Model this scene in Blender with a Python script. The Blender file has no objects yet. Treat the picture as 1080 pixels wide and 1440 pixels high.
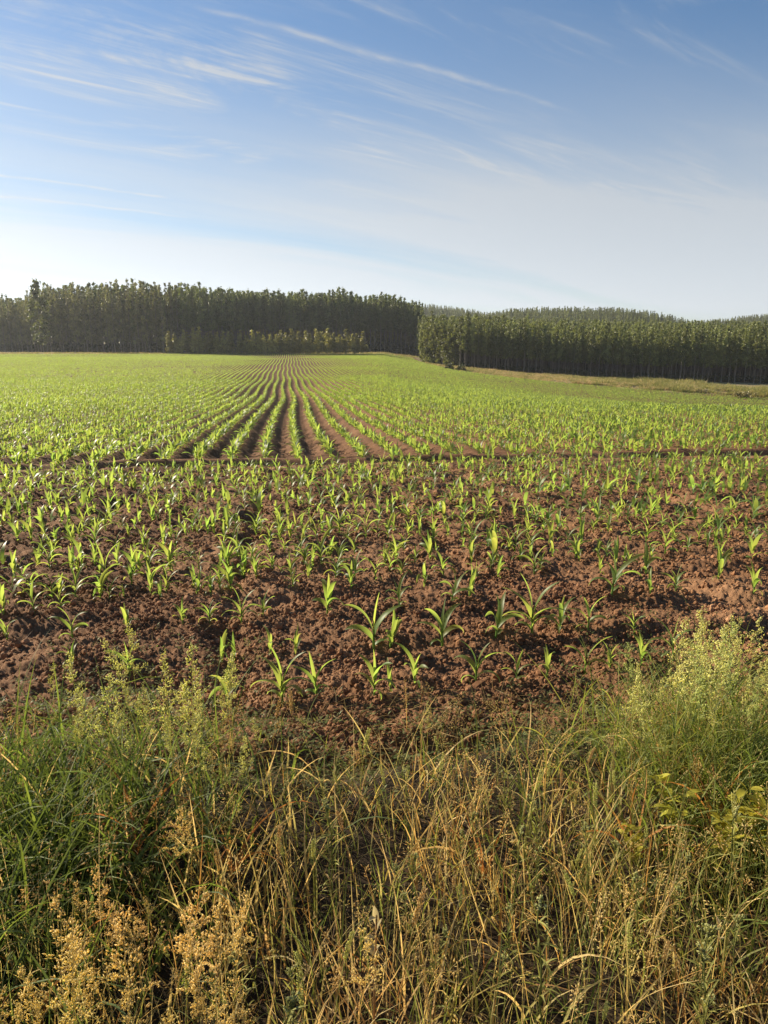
import bpy, math, random
import numpy as np
from mathutils import Vector, Euler

R = math.radians
rng = np.random.default_rng(7)
random.seed(7)
scene = bpy.context.scene
COL = scene.collection

# ------------------------------------------------------------------ frame of the place
# The eye is at the origin, +Y is the way the camera looks, z is up (the ground is negative).
PITCH = R(13.0)
SUN_AZ = R(57.0)          # sun ahead and to the left
SUN_EL = R(23.5)
ROW = np.array([-0.1305, 0.9914])      # direction the maize rows run
ACR = np.array([0.9914, 0.1305])       # across the rows
EDGE = 2.60               # the verge ends, the tilled headland begins
BOUND = 15.6              # the headland ends, the long rows begin
SP = 0.75                 # row spacing


# ------------------------------------------------------------------ noise
def _hash(ix, iy, seed):
    h = (ix.astype(np.int64) * 374761393 + iy.astype(np.int64) * 668265263 + seed * 1274126177) & 0xFFFFFFFF
    h = ((h ^ (h >> 13)) * 1274126177) & 0xFFFFFFFF
    h = (h ^ (h >> 16)) & 0xFFFFFFFF
    return h


def noise(x, y, seed=0):
    x = np.asarray(x, float); y = np.asarray(y, float)
    ix = np.floor(x); iy = np.floor(y)
    fx = x - ix; fy = y - iy
    u = fx * fx * fx * (fx * (fx * 6 - 15) + 10); v = fy * fy * fy * (fy * (fy * 6 - 15) + 10)

    def g(ox, oy):
        a = _hash(ix + ox, iy + oy, seed) * (2 * np.pi / 4294967296.0)
        return np.cos(a) * (fx - ox) + np.sin(a) * (fy - oy)
    a = g(0, 0); b = g(1, 0); c = g(0, 1); d = g(1, 1)
    return (a + (b - a) * u + (c - a) * v + (a - b - c + d) * u * v) * 1.5


def fbm(x, y, seed=0, oct=3):
    t = 0; a = 1.0
    for i in range(oct):
        t = t + a * noise(x, y, seed + i * 17); x = x * 2.03; y = y * 2.03; a *= 0.5
    return t


def smooth(a, b, x):
    t = np.clip((x - a) / (b - a), 0, 1)
    return t * t * (3 - 2 * t)


# ------------------------------------------------------------------ the lie of the land
PS = np.array([-4000, -30, 0, 1.0, 2.9, 3.6, 5, 10, 15.6, 30, 57, 100, 150, 200, 230, 262, 300, 345, 420, 700, 4000.])
PZ = np.array([-1.5, -1.5, -1.55, -1.6, -1.66, -1.74, -1.83, -2.13, -2.5, -3.05, -3.9, -4.3, -4.0, -3.4, -3.2, -3.1, -2.2, -1.9, -1.5, -2., -30.])
_fs = np.linspace(-60, 800, 8601)
_fz = np.interp(_fs, PS, PZ)
_k = np.ones(61) / 61.


def _blur(z, n):
    k = np.ones(2 * n + 1) / (2 * n + 1)
    return np.convolve(np.pad(z, n, mode='edge'), k, mode='valid')


_fz2 = _blur(_blur(_fz, 60), 60)
_w = smooth(12, 40, _fs)
_fz = _fz * (1 - _w) + _fz2 * _w


def base_h(x, y):
    s = x * ROW[0] + y * ROW[1]
    z = np.where(np.abs(s) < 780, np.interp(s, _fs, _fz), np.interp(s, PS, PZ))
    xr = np.maximum(x, 0)
    z = z - 8.0 * (1 - np.exp(-xr / 50.0)) * smooth(18, 120, y) * (1 - smooth(500, 900, xr))
    # right-hand valley and the wooded rises behind it
    right = smooth(-10, 60, x)
    z = z + right * (6.2 * smooth(245, 430, y) - 5.0 * smooth(440, 540, y))
    z = z + 30.0 * np.exp(-((x - 186) / 118.0) ** 4 - ((y - 730) / 120.0) ** 2)
    z = z + 47.0 * np.exp(-((x - 30) / 190.0) ** 2 - ((y - 960) / 120.0) ** 2)
    z = z + 39.0 * np.exp(-((x - 560) / 240.0) ** 2 - ((y - 960) / 130.0) ** 2)
    return z


def row_shift(s):
    return 0.10 * np.sin(s / 7.0 + .4) + 0.22 * np.sin(s / 31.0)


def field_right(x, y):
    """how far a point lies inside the field's right-hand edge (positive = in the field)"""
    ex = np.interp(y, [-20, 100, 150, 160, 170, 185, 200, 250, 285, 300], [110, 98, 80, 65, 53.7, 32.8, 19.6, 14, 12, 11])
    return ex - x


def zones(x, y):
    s = x * ROW[0] + y * ROW[1]; t = x * ACR[0] + y * ACR[1]
    wob = 0.16 * noise(t * 0.9, s * 0.0 + 3.3, 5) + 0.06 * noise(t * 3.1, s * 0 + 8.3, 6)
    verge = 1 - smooth(EDGE - .12 + wob, EDGE + .18 + wob, s)
    fr = field_right(x, y) + noise(y * .05, x * .05, 77) * 2
    infield = smooth(-.5, .5, fr) * (1 - smooth(291, 292.5, s + noise(x * .04, y * .04, 3) * 2))
    soil = (1 - verge) * infield
    wood = np.maximum(smooth(0, 10, y - (228 + .17 * np.maximum(0, 90 - x))) * smooth(12, 18, x), smooth(312, 325, y))
    wood = wood * (1 - soil)
    return soil, verge, wood, s, t


def H(x, y, detail=True):
    x = np.asarray(x, float); y = np.asarray(y, float)
    z = base_h(x, y)
    if not detail:
        return z
    soil, verge, wood, s, t = zones(x, y)
    r = np.hypot(x, y)
    near = 1 - smooth(18, 40, r)
    head = soil * (1 - smooth(BOUND - .2, BOUND + .3, s + .12 * noise(t * .7, s * .1, 9)))
    # headland: rows run across, tilled and pitted
    ph = 2 * np.pi * (s - 3.4) / .72 + 1.7 * noise(t * .35, s * .5, 21)
    hz = 0.028 * np.cos(ph) * (.7 + .6 * noise(t * .5, s * .4, 23))
    hz = hz + 0.060 * noise(t * 1.1, s * 2.1, 31) + 0.030 * noise(t * 2.6, s * 4.4, 32)
    rid = 1 - np.abs(noise(t * 5.5, s * 6.5, 33)) * 2
    hz = hz + 0.010 * rid * near
    hz = hz + (0.014 * noise(t * 13, s * 14, 34) + 0.012 * noise(t * 29, s * 30, 35) + .010 * noise(t * 60, s * 60, 36)) * near
    # a few wheel or drill furrows running away from the viewer through the headland
    for tc, w_ in ((-.42, .10), (1.55, .12), (3.1, .13), (-2.4, .12), (5.3, .14)):
        hz = hz - .075 * np.exp(-((t - tc - .18 * noise(s * .8, t * 0 + tc, 41)) / w_) ** 2) * (0.4 + .6 * smooth(-.3, .3, noise(s * .45, t * 0 + tc * 3, 43)))
    z = z + head * hz
    # dead furrow between headland and the long rows
    bw = s - BOUND - .16 * noise(t * .6, t * 0 + 2.2, 51)
    fr = (.65 + .5 * noise(t * .35, t * 0 + .7, 52))
    z = z + soil * fr * (-.18 * np.exp(-(bw / .22) ** 2) + .05 * np.exp(-((bw + .45) / .26) ** 2) + .16 * np.exp(-((bw - .36) / .2) ** 2))
    # long rows: ridged soil
    lng = soil * smooth(BOUND + .1, BOUND + 2.6 + noise(t * .5, s * .1, 64), s)
    tt = t - row_shift(s)
    fade = 1 - smooth(60, 130, r)
    lz = .095 * (1.6 * (.5 + .5 * np.cos(2 * np.pi * tt / SP)) ** .7 - .9) * fade + near * (.03 * noise(t * 3, s * 3, 61) + .018 * noise(t * 9, s * 9, 62)) + .03 * noise(t * .8, s * .5, 63) * fade
    z = z + lng * lz
    # verge and rough grass
    z = z + verge * (.03 * noise(t * 2, s * 2, 71) + .015 * noise(t * 7, s * 7, 72)) * near
    other = (1 - soil) * (1 - verge)
    bank = np.exp(-((field_right(x, y) + 14) / 12.0) ** 2) * smooth(30, 80, x) * (1 - smooth(190, 230, y))
    z = z + other * .25 * fbm(x * .25, y * .25, 81, 2) + bank * 1.1
    return z


def pix(px, py, far=700.0):
    """point of the ground seen at photo pixel (px, py) -- used to survey where things stand"""
    u = (px - 540) / 1000.0; v = (720 - py) / 1000.0
    d = np.array([u, math.cos(PITCH) + v * math.sin(PITCH), -math.sin(PITCH) + v * math.cos(PITCH)])
    ts = np.geomspace(.8, far, 1500)
    g = H(d[0] * ts, d[1] * ts) - d[2] * ts
    i = int(np.argmax(g > 0))
    if i == 0:
        i = 1
    a, b = ts[i - 1], ts[i]
    for _ in range(20):
        m = (a + b) / 2
        if H(d[0] * m, d[1] * m) - d[2] * m > 0:
            b = m
        else:
            a = m
    return d * b


def height_for(p, py_top):
    """real height of an upright thing at ground point p whose tip is seen at photo row py_top"""
    v = (720 - py_top) / 1000.0
    ang = PITCH - math.atan(v)
    return -p[1] * math.tan(ang) - p[2]


# ------------------------------------------------------------------ mesh helpers
def new_mesh(name, verts, faces, smooth_shade=True, mat=None):
    """verts (n,3); faces: list of (m,k) int arrays or lists"""
    me = bpy.data.meshes.new(name)
    verts = np.asarray(verts, np.float32)
    if not isinstance(faces, list):
        faces = [faces]
    loops = []; starts = []; tot = 0
    for f in faces:
        f = np.asarray(f, np.int32)
        if f.size == 0:
            continue
        m, k = f.shape
        loops.append(f.ravel())
        starts.append(tot + np.arange(m) * k)
        tot += m * k
    loops = np.concatenate(loops).astype(np.int32); starts = np.concatenate(starts).astype(np.int32)
    me.vertices.add(len(verts)); me.vertices.foreach_set('co', verts.ravel())
    me.loops.add(len(loops)); me.loops.foreach_set('vertex_index', loops)
    me.polygons.add(len(starts)); me.polygons.foreach_set('loop_start', starts)
    me.update(calc_edges=True)
    me.polygons.foreach_set('use_smooth', np.full(len(starts), bool(smooth_shade)))
    if mat is not None:
        for m in (mat if isinstance(mat, (list, tuple)) else [mat]):
            me.materials.append(m)
    return me


class Geo:
    """collects pieces of one mesh, each vertex with a colour"""
    def __init__(self):
        self.v = []; self.q = []; self.t = []; self.c = []; self.n = 0

    def add(self, v, quads=None, tris=None, col=(1, 1, 1)):
        v = np.asarray(v, np.float32).reshape(-1, 3)
        if quads is not None and len(quads):
            self.q.append(np.asarray(quads, np.int32) + self.n)
        if tris is not None and len(tris):
            self.t.append(np.asarray(tris, np.int32) + self.n)
        c = np.asarray(col, np.float32)
        if c.ndim == 1:
            c = np.repeat(c[None], len(v), 0)
        self.c.append(c); self.v.append(v); self.n += len(v)

    def mesh(self, name, mat, smooth_shade=True, tint=True):
        f = []
        if self.q: f.append(np.concatenate(self.q))
        if self.t: f.append(np.concatenate(self.t))
        me = new_mesh(name, np.concatenate(self.v), f, smooth_shade, mat)
        if tint:
            a = me.attributes.new('tint', 'FLOAT_COLOR', 'POINT')
            c = np.concatenate(self.c)
            a.data.foreach_set('color', np.concatenate([c, np.ones((len(c), 1), np.float32)], 1).ravel())
        return me


def tube(g, pts, rad, sides=6, col=(1, 1, 1), cap=True):
    pts = np.asarray(pts, float); n = len(pts)
    rad = np.broadcast_to(np.asarray(rad, float), (n,))
    tan = np.gradient(pts, axis=0)
    tan /= np.linalg.norm(tan, axis=1, keepdims=True) + 1e-9
    ref = np.where(np.abs(tan[:, 2:3]) > .9, np.array([[1., 0, 0]]), np.array([[0, 0, 1.]]))
    ref = np.repeat(ref[:1], n, 0)
    e1 = np.cross(tan, ref); e1 /= np.linalg.norm(e1, axis=1, keepdims=True) + 1e-9
    e2 = np.cross(tan, e1)
    a = np.arange(sides) * 2 * np.pi / sides
    v = pts[:, None] + rad[:, None, None] * (np.cos(a)[None, :, None] * e1[:, None] + np.sin(a)[None, :, None] * e2[:, None])
    q = []
    for i in range(n - 1):
        for j in range(sides):
            k = (j + 1) % sides
            q.append((i * sides + j, i * sides + k, (i + 1) * sides + k, (i + 1) * sides + j))
    v = v.reshape(-1, 3)
    tr = None
    if cap:
        v = np.concatenate([v, pts[-1:]])
        m = len(v) - 1
        tr = [((n - 1) * sides + j, (n - 1) * sides + (j + 1) % sides, m) for j in range(sides)]
    g.add(v, q, tr, col)


def strips(g, base, az, elev, droop, length, width, col, segs=5, fold=.0, twist=None, tipcol=None, wshape='blade', power=1.5, side=0.0):
    """many blades at once: arrays of N. Each blade is a strip of 2 (or 3 with a fold) verts across."""
    N = len(base)
    az = np.broadcast_to(az, (N,)).astype(float); elev = np.broadcast_to(elev, (N,)).astype(float)
    droop = np.broadcast_to(droop, (N,)).astype(float); length = np.broadcast_to(length, (N,)).astype(float)
    width = np.broadcast_to(width, (N,)).astype(float)
    u = np.linspace(0, 1, segs + 1)
    um = (u[1:] + u[:-1]) / 2
    e = elev[:, None] - droop[:, None] * um[None] ** power
    aa = az[:, None] + (np.broadcast_to(side, (N,)).astype(float))[:, None] * um[None]
    st = length[:, None] / segs
    dx = np.cos(e) * np.cos(aa) * st; dy = np.cos(e) * np.sin(aa) * st; dz = np.sin(e) * st
    z0 = np.zeros((N, 1))
    P = np.stack([np.concatenate([z0, np.cumsum(dx, 1)], 1), np.concatenate([z0, np.cumsum(dy, 1)], 1), np.concatenate([z0, np.cumsum(dz, 1)], 1)], -1)
    P = P + base[:, None]
    if wshape == 'blade':
        w = np.clip(1 - u ** 1.7, .03, 1) * (.75 + .25 * np.minimum(1, u * 6))
    elif wshape == 'stem':
        w = 1 - .6 * u
    elif wshape == 'oval':
        w = np.sin(np.pi * np.clip(u * .93 + .05, 0, 1)) ** .8
    else:
        w = np.minimum(1, .45 + u * 3.2) * np.clip(1 - u ** 2.6, 0.02, 1) ** .8
    tw = np.zeros((N,)) if twist is None else np.broadcast_to(twist, (N,)).astype(float)
    ta = az[:, None] + np.pi / 2 + (np.broadcast_to(side, (N,)).astype(float))[:, None] * u[None]
    tr = tw[:, None] * u[None]
    full = np.concatenate([e[:, :1], (e[:, 1:] + e[:, :-1]) / 2, e[:, -1:]], 1)
    S = np.stack([np.cos(ta), np.sin(ta), np.zeros_like(ta)], -1)
    Nn = np.stack([-np.sin(full) * np.cos(ta - np.pi / 2), -np.sin(full) * np.sin(ta - np.pi / 2), np.cos(full)], -1)
    S2 = S * np.cos(tr)[..., None] + Nn * np.sin(tr)[..., None]
    N2 = -S * np.sin(tr)[..., None] + Nn * np.cos(tr)[..., None]
    hw = (width[:, None] * .5 * w[None])[..., None]
    c = np.asarray(col, np.float32)
    if c.ndim == 1:
        c = np.repeat(c[None], N, 0)
    tc = c if tipcol is None else np.asarray(tipcol, np.float32) * np.ones_like(c)
    if fold:
        V = np.stack([P - S2 * hw + N2 * hw * fold, P, P + S2 * hw + N2 * hw * fold], 2); A = 3
    else:
        V = np.stack([P - S2 * hw, P + S2 * hw], 2); A = 2
    CC = c[:, None, None] * (1 - u[None, :, None, None]) + tc[:, None, None] * u[None, :, None, None]
    CC = np.repeat(CC, A, 2)
    idx = np.arange(N * (segs + 1) * A).reshape(N, segs + 1, A)
    Q = np.stack([idx[:, :-1, :-1], idx[:, :-1, 1:], idx[:, 1:, 1:], idx[:, 1:, :-1]], -1).reshape(-1, 4)
    g.add(V.reshape(-1, 3), Q, None, CC.reshape(-1, 3))
    return P


def rand_quads(g, cen, size, col, aspect=1.6):
    """leaf-sized faces of random orientation (slightly bent four-sided leaves)"""
    N = len(cen)
    a = rng.normal(size=(N, 3)); a /= np.linalg.norm(a, axis=1, keepdims=True)
    b = rng.normal(size=(N, 3)); b -= a * (a * b).sum(1, keepdims=True); b /= np.linalg.norm(b, axis=1, keepdims=True)
    s = np.broadcast_to(size, (N,))[:, None]
    V = np.stack([cen - a * s * aspect * .5, cen + b * s * .5, cen + a * s * aspect * .5, cen - b * s * .5], 1)
    Q = np.arange(N * 4).reshape(N, 4)
    c = np.asarray(col, np.float32)
    if c.ndim == 1:
        c = np.repeat(c[None], N, 0)
    g.add(V.reshape(-1, 3), Q, None, np.repeat(c, 4, 0))


def spikelets(g, cen, dirs, length, width, col):
    """seed husks: slim four-sided spindles"""
    N = len(cen)
    d = dirs / (np.linalg.norm(dirs, axis=1, keepdims=True) + 1e-9)
    r = rng.normal(size=(N, 3))
    a = np.cross(d, r); a /= np.linalg.norm(a, axis=1, keepdims=True) + 1e-9
    b = np.cross(d, a)
    L = np.broadcast_to(length, (N,))[:, None]; W = np.broadcast_to(width, (N,))[:, None]
    m = cen + d * L * .4
    V = np.stack([cen, m + a * W * .5, m + b * W * .5, m - a * W * .5, m - b * W * .5, cen + d * L], 1)
    f = np.array([(0, 2, 1), (0, 3, 2), (0, 4, 3), (0, 1, 4), (5, 1, 2), (5, 2, 3), (5, 3, 4), (5, 4, 1)])
    T = (np.arange(N)[:, None, None] * 6 + f[None]).reshape(-1, 3)
    c = np.asarray(col, np.float32)
    if c.ndim == 1:
        c = np.repeat(c[None], N, 0)
    g.add(V.reshape(-1, 3), None, T, np.repeat(c, 6, 0))


# ------------------------------------------------------------------ object helpers
def link(name, me, parent=None, loc=(0, 0, 0), rot=(0, 0, 0), scale=1.0):
    o = bpy.data.objects.new(name, me)
    COL.objects.link(o)
    o.location = loc; o.rotation_euler = rot
    o.scale = (scale,) * 3
    if parent is not None:
        o.parent = parent
    return o


def tag(o, label=None, cat=None, group=None, kind=None):
    if label: o['label'] = label
    if cat: o['category'] = cat
    if group: o['group'] = group
    if kind: o['kind'] = kind
    return o


def empty(name, loc=(0, 0, 0), rot=(0, 0, 0), scale=1.0):
    o = bpy.data.objects.new(name, None)
    COL.objects.link(o)
    o.empty_display_size = .1
    o.location = loc; o.rotation_euler = rot; o.scale = (scale,) * 3
    return o


def copy_thing(src, loc, rz, scale, tilt=(0, 0)):
    c = src.copy(); COL.objects.link(c)
    c.location = loc; c.rotation_euler = (tilt[0], tilt[1], rz); c.scale = (scale,) * 3
    for ch in src.children:
        d = ch.copy(); COL.objects.link(d); d.parent = c
    return c


def proto(me):
    """a mesh held in memory only, for scattering; it is not part of the scene itself"""
    return bpy.data.objects.new(me.name, me)


def scatter(name, pts, rot, scl, idx, protos, label, cat):
    me = bpy.data.meshes.new(name)
    pts = np.asarray(pts, np.float32)
    me.vertices.add(len(pts)); me.vertices.foreach_set('co', pts.ravel())
    me.attributes.new('rot', 'FLOAT_VECTOR', 'POINT').data.foreach_set('vector', np.asarray(rot, np.float32).ravel())
    scl = np.asarray(scl, np.float32)
    if scl.ndim == 1:
        scl = np.repeat(scl[:, None], 3, 1)
    me.attributes.new('scl', 'FLOAT_VECTOR', 'POINT').data.foreach_set('vector', scl.ravel())
    me.attributes.new('pick', 'INT', 'POINT').data.foreach_set('value', np.asarray(idx, np.int32))
    o = link(name, me)
    ng = bpy.data.node_groups.new(name + '_scatter', 'GeometryNodeTree')
    ng.interface.new_socket('Geometry', in_out='INPUT', socket_type='NodeSocketGeometry')
    ng.interface.new_socket('Geometry', in_out='OUTPUT', socket_type='NodeSocketGeometry')
    nd = ng.nodes; lk = ng.links
    gi = nd.new('NodeGroupInput'); go = nd.new('NodeGroupOutput')
    iop = nd.new('GeometryNodeInstanceOnPoints')
    jg = nd.new('GeometryNodeJoinGeometry')
    for p in protos:
        oi = nd.new('GeometryNodeObjectInfo'); oi.inputs['Object'].default_value = p
        oi.inputs['As Instance'].default_value = True
        lk.new(oi.outputs['Geometry'], jg.inputs[0])
    def attr(nm, ty):
        a = nd.new('GeometryNodeInputNamedAttribute'); a.data_type = ty; a.inputs['Name'].default_value = nm
        return a.outputs['Attribute']
    lk.new(gi.outputs[0], iop.inputs['Points']); lk.new(jg.outputs[0], iop.inputs['Instance'])
    iop.inputs['Pick Instance'].default_value = True
    lk.new(attr('pick', 'INT'), iop.inputs['Instance Index'])
    e2r = nd.new('FunctionNodeEulerToRotation')
    lk.new(attr('rot', 'FLOAT_VECTOR'), e2r.inputs[0])
    lk.new(e2r.outputs[0], iop.inputs['Rotation'])
    lk.new(attr('scl', 'FLOAT_VECTOR'), iop.inputs['Scale'])
    lk.new(iop.outputs[0], go.inputs[0])
    m = o.modifiers.new('scatter', 'NODES'); m.node_group = ng
    tag(o, label, cat, None, 'stuff')
    return o


# ------------------------------------------------------------------ materials
class Mat:
    def __init__(self, name):
        self.m = bpy.data.materials.new(name); self.m.use_nodes = True
        self.nt = self.m.node_tree; self.nt.nodes.clear()
        self.out = self.nt.nodes.new('ShaderNodeOutputMaterial')

    def n(self, ty, **kw):
        nd = self.nt.nodes.new(ty)
        for k, v in kw.items():
            if k.startswith('i_'):
                nd.inputs[k[2:].replace('_', ' ')].default_value = v
            else:
                setattr(nd, k, v)
        return nd

    def l(self, a, b): self.nt.links.new(a, b)

    def ramp(self, fac, stops):
        r = self.n('ShaderNodeValToRGB')
        el = r.color_ramp.elements
        while len(el) < len(stops): el.new(.5)
        for e, (p, c) in zip(el, stops):
            e.position = p; e.color = (*c, 1)
        self.l(fac, r.inputs[0])
        return r.outputs[0]

    def noise(self, vec, scale, detail=4, rough=.55, dist=0.):
        t = self.n('ShaderNodeTexNoise'); t.inputs['Scale'].default_value = scale
        t.inputs['Detail'].default_value = detail; t.inputs['Roughness'].default_value = rough
        t.inputs['Distortion'].default_value = dist
        self.l(vec, t.inputs['Vector'])
        return t.outputs['Fac']

    def mix(self, fac, a, b, blend='MIX'):
        m = self.n('ShaderNodeMix', data_type='RGBA', blend_type=blend)
        for sock, v in ((m.inputs[0], fac), (m.inputs[6], a), (m.inputs[7], b)):
            if hasattr(v, 'links') or hasattr(v, 'is_linked'): self.l(v, sock)
            elif isinstance(v, (int, float)): sock.default_value = v
            else: sock.default_value = (*v, 1) if len(v) == 3 else v
        return m.outputs[2]

    def math(self, op, a, b=None, clamp=False):
        m = self.n('ShaderNodeMath', operation=op, use_clamp=clamp)
        for i, v in enumerate((a, b)):
            if v is None: continue
            if isinstance(v, (int, float)): m.inputs[i].default_value = v
            else: self.l(v, m.inputs[i])
        return m.outputs[0]


def leafy(name, front, through, rough=.45, amount=.45, vary=.25, spec=.4, use_tint=False, vein=0.0):
    M = Mat(name)
    if use_tint:
        a = M.n('ShaderNodeAttribute', attribute_name='tint').outputs['Color']
        cf = M.mix(1.0, a, front, 'MULTIPLY'); ct = M.mix(1.0, a, through, 'MULTIPLY')
    else:
        r1 = M.n('ShaderNodeRGB'); r1.outputs[0].default_value = (*front, 1); cf = r1.outputs[0]
        r2 = M.n('ShaderNodeRGB'); r2.outputs[0].default_value = (*through, 1); ct = r2.outputs[0]
    oi = M.n('ShaderNodeObjectInfo')
    geo = M.n('ShaderNodeNewGeometry')
    k = M.math('MULTIPLY_ADD', oi.outputs['Random'], vary); M.nt.nodes[-1].inputs[2].default_value = 1 - vary / 2
    hs = M.n('ShaderNodeHueSaturation')
    hue = M.math('MULTIPLY_ADD', M.noise(geo.outputs['Position'], 3.0, 2), .05); M.nt.nodes[-1].inputs[2].default_value = .475
    M.l(hue, hs.inputs['Hue']); M.l(k, hs.inputs['Value']); M.l(cf, hs.inputs['Color'])
    hs2 = M.n('ShaderNodeHueSaturation')
    M.l(hue, hs2.inputs['Hue']); M.l(k, hs2.inputs['Value']); M.l(ct, hs2.inputs['Color'])
    p = M.n('ShaderNodeBsdfPrincipled'); p.inputs['Roughness'].default_value = rough
    p.inputs['Specular IOR Level'].default_value = spec
    M.l(hs.outputs[0], p.inputs['Base Color'])
    tr = M.n('ShaderNodeBsdfTranslucent'); M.l(hs2.outputs[0], tr.inputs['Color'])
    mx = M.n('ShaderNodeMixShader'); mx.inputs[0].default_value = amount
    M.l(p.outputs[0], mx.inputs[1]); M.l(tr.outputs[0], mx.inputs[2])
    M.l(mx.outputs[0], M.out.inputs['Surface'])
    return M.m


def soil_nodes(M, pos):
    n1 = M.noise(pos, .55, 5, .6)
    n2 = M.noise(pos, 9.0, 6, .65)
    n3 = M.noise(pos, 70.0, 3, .6)
    c = M.ramp(n1, [(.3, (.160, .083, .043)), (.5, (.215, .118, .060)), (.72, (.285, .166, .088))])
    c = M.mix(M.ramp(n2, [(.35, (0, 0, 0)), (.7, (1, 1, 1))]), M.mix(1.0, c, (.78, .74, .72), 'MULTIPLY'), M.mix(1.0, c, (1.25, 1.2, 1.18), 'MULTIPLY'))
    c = M.mix(M.ramp(n3, [(.62, (0, 0, 0)), (.78, (1, 1, 1))]), c, (.30, .175, .115))
    return c


def mat_ground():
    M = Mat('ground_earth')
    pos = M.n('ShaderNodeNewGeometry').outputs['Position']
    z = M.n('ShaderNodeSeparateColor')
    M.l(M.n('ShaderNodeAttribute', attribute_name='zone').outputs['Color'], z.inputs[0])
    soil = soil_nodes(M, pos)
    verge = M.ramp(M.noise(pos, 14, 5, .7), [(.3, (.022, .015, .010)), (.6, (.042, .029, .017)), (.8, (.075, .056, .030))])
    dry = M.ramp(M.noise(pos, .35, 6, .7), [(.3, (.16, .15, .07)), (.5, (.27, .22, .11)), (.7, (.36, .28, .15))])
    wood = M.ramp(M.noise(pos, .6, 5, .7), [(.3, (.028, .022, .014)), (.6, (.05, .042, .022)), (.8, (.06, .065, .03))])
    dm = M.n('ShaderNodeAttribute', attribute_name='damp_shade').outputs['Fac']
    soil = M.mix(M.math('MULTIPLY', dm, M.ramp(M.noise(pos, .8, 4), [(.25, (.55, .55, .55)), (.7, (1, 1, 1))])), soil, M.mix(1.0, soil, (.60, .57, .55), 'MULTIPLY'))  # darkens soil: crop-row shade and compaction painted in, plus damp patches
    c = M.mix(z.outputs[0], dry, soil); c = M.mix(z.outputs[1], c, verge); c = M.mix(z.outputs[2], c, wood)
    p = M.n('ShaderNodeBsdfPrincipled'); p.inputs['Roughness'].default_value = .95; p.inputs['Specular IOR Level'].default_value = .15
    M.l(c, p.inputs['Base Color'])
    b = M.n('ShaderNodeBump'); b.inputs['Strength'].default_value = .9; b.inputs['Distance'].default_value = .012
    hgt = M.math('ADD', M.noise(pos, 55, 5, .7), M.math('MULTIPLY', M.noise(pos, 160, 3, .6), .5))
    M.l(hgt, b.inputs['Height']); M.l(b.outputs[0], p.inputs['Normal'])
    M.l(p.outputs[0], M.out.inputs['Surface'])
    return M.m


def mat_clod():
    M = Mat('crumbled_red_soil')
    pos = M.n('ShaderNodeNewGeometry').outputs['Position']
    c = soil_nodes(M, pos)
    oi = M.n('ShaderNodeObjectInfo')
    c = M.mix(1.0, c, M.ramp(oi.outputs['Random'], [(0, (.75, .72, .70)), (.6, (1.1, 1.05, 1.0)), (.95, (1.5, 1.5, 1.5))]), 'MULTIPLY')
    p = M.n('ShaderNodeBsdfPrincipled'); p.inputs['Roughness'].default_value = .95; p.inputs['Specular IOR Level'].default_value = .15
    M.l(c, p.inputs['Base Color'])
    M.l(p.outputs[0], M.out.inputs['Surface'])
    return M.m


def mat_bark(name, a, b):
    M = Mat(name)
    tc = M.n('ShaderNodeTexCoord'); mp = M.n('ShaderNodeMapping'); mp.inputs['Scale'].default_value = (3, 3, .5)
    M.l(tc.outputs['Object'], mp.inputs[0])
    c = M.ramp(M.noise(mp.outputs[0], 1.5, 5, .6), [(.35, a), (.65, b)])
    p = M.n('ShaderNodeBsdfPrincipled'); p.inputs['Roughness'].default_value = .85
    M.l(c, p.inputs['Base Color']); M.l(p.outputs[0], M.out.inputs['Surface'])
    return M.m


m_ground = mat_ground()
m_clod = mat_clod()
m_leaf = leafy('maize_leaf', (.115, .190, .056), (.345, .49, .078), .45, .60, .30, .34, use_tint=True)
m_stalk = leafy('maize_stalk', (.13, .24, .05), (.30, .42, .06), .45, .35, .15, .4)
m_grass = leafy('grass_blade', (1.1, 1.1, 1.0), (1.5, 1.4, .75), .55, .52, .0, .22, use_tint=True)
m_dry = leafy('dry_grass_blade', (1.1, 1.08, 1.0), (1.32, 1.18, .86), .65, .50, .0, .2, use_tint=True)
m_euc = leafy('eucalyptus_foliage', (1, 1, 1), (1.2, 1.2, .6), .5, .34, .7, .35, use_tint=True)
m_bark = mat_bark('eucalyptus_bark', (.12, .10, .08), (.26, .23, .19))

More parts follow.
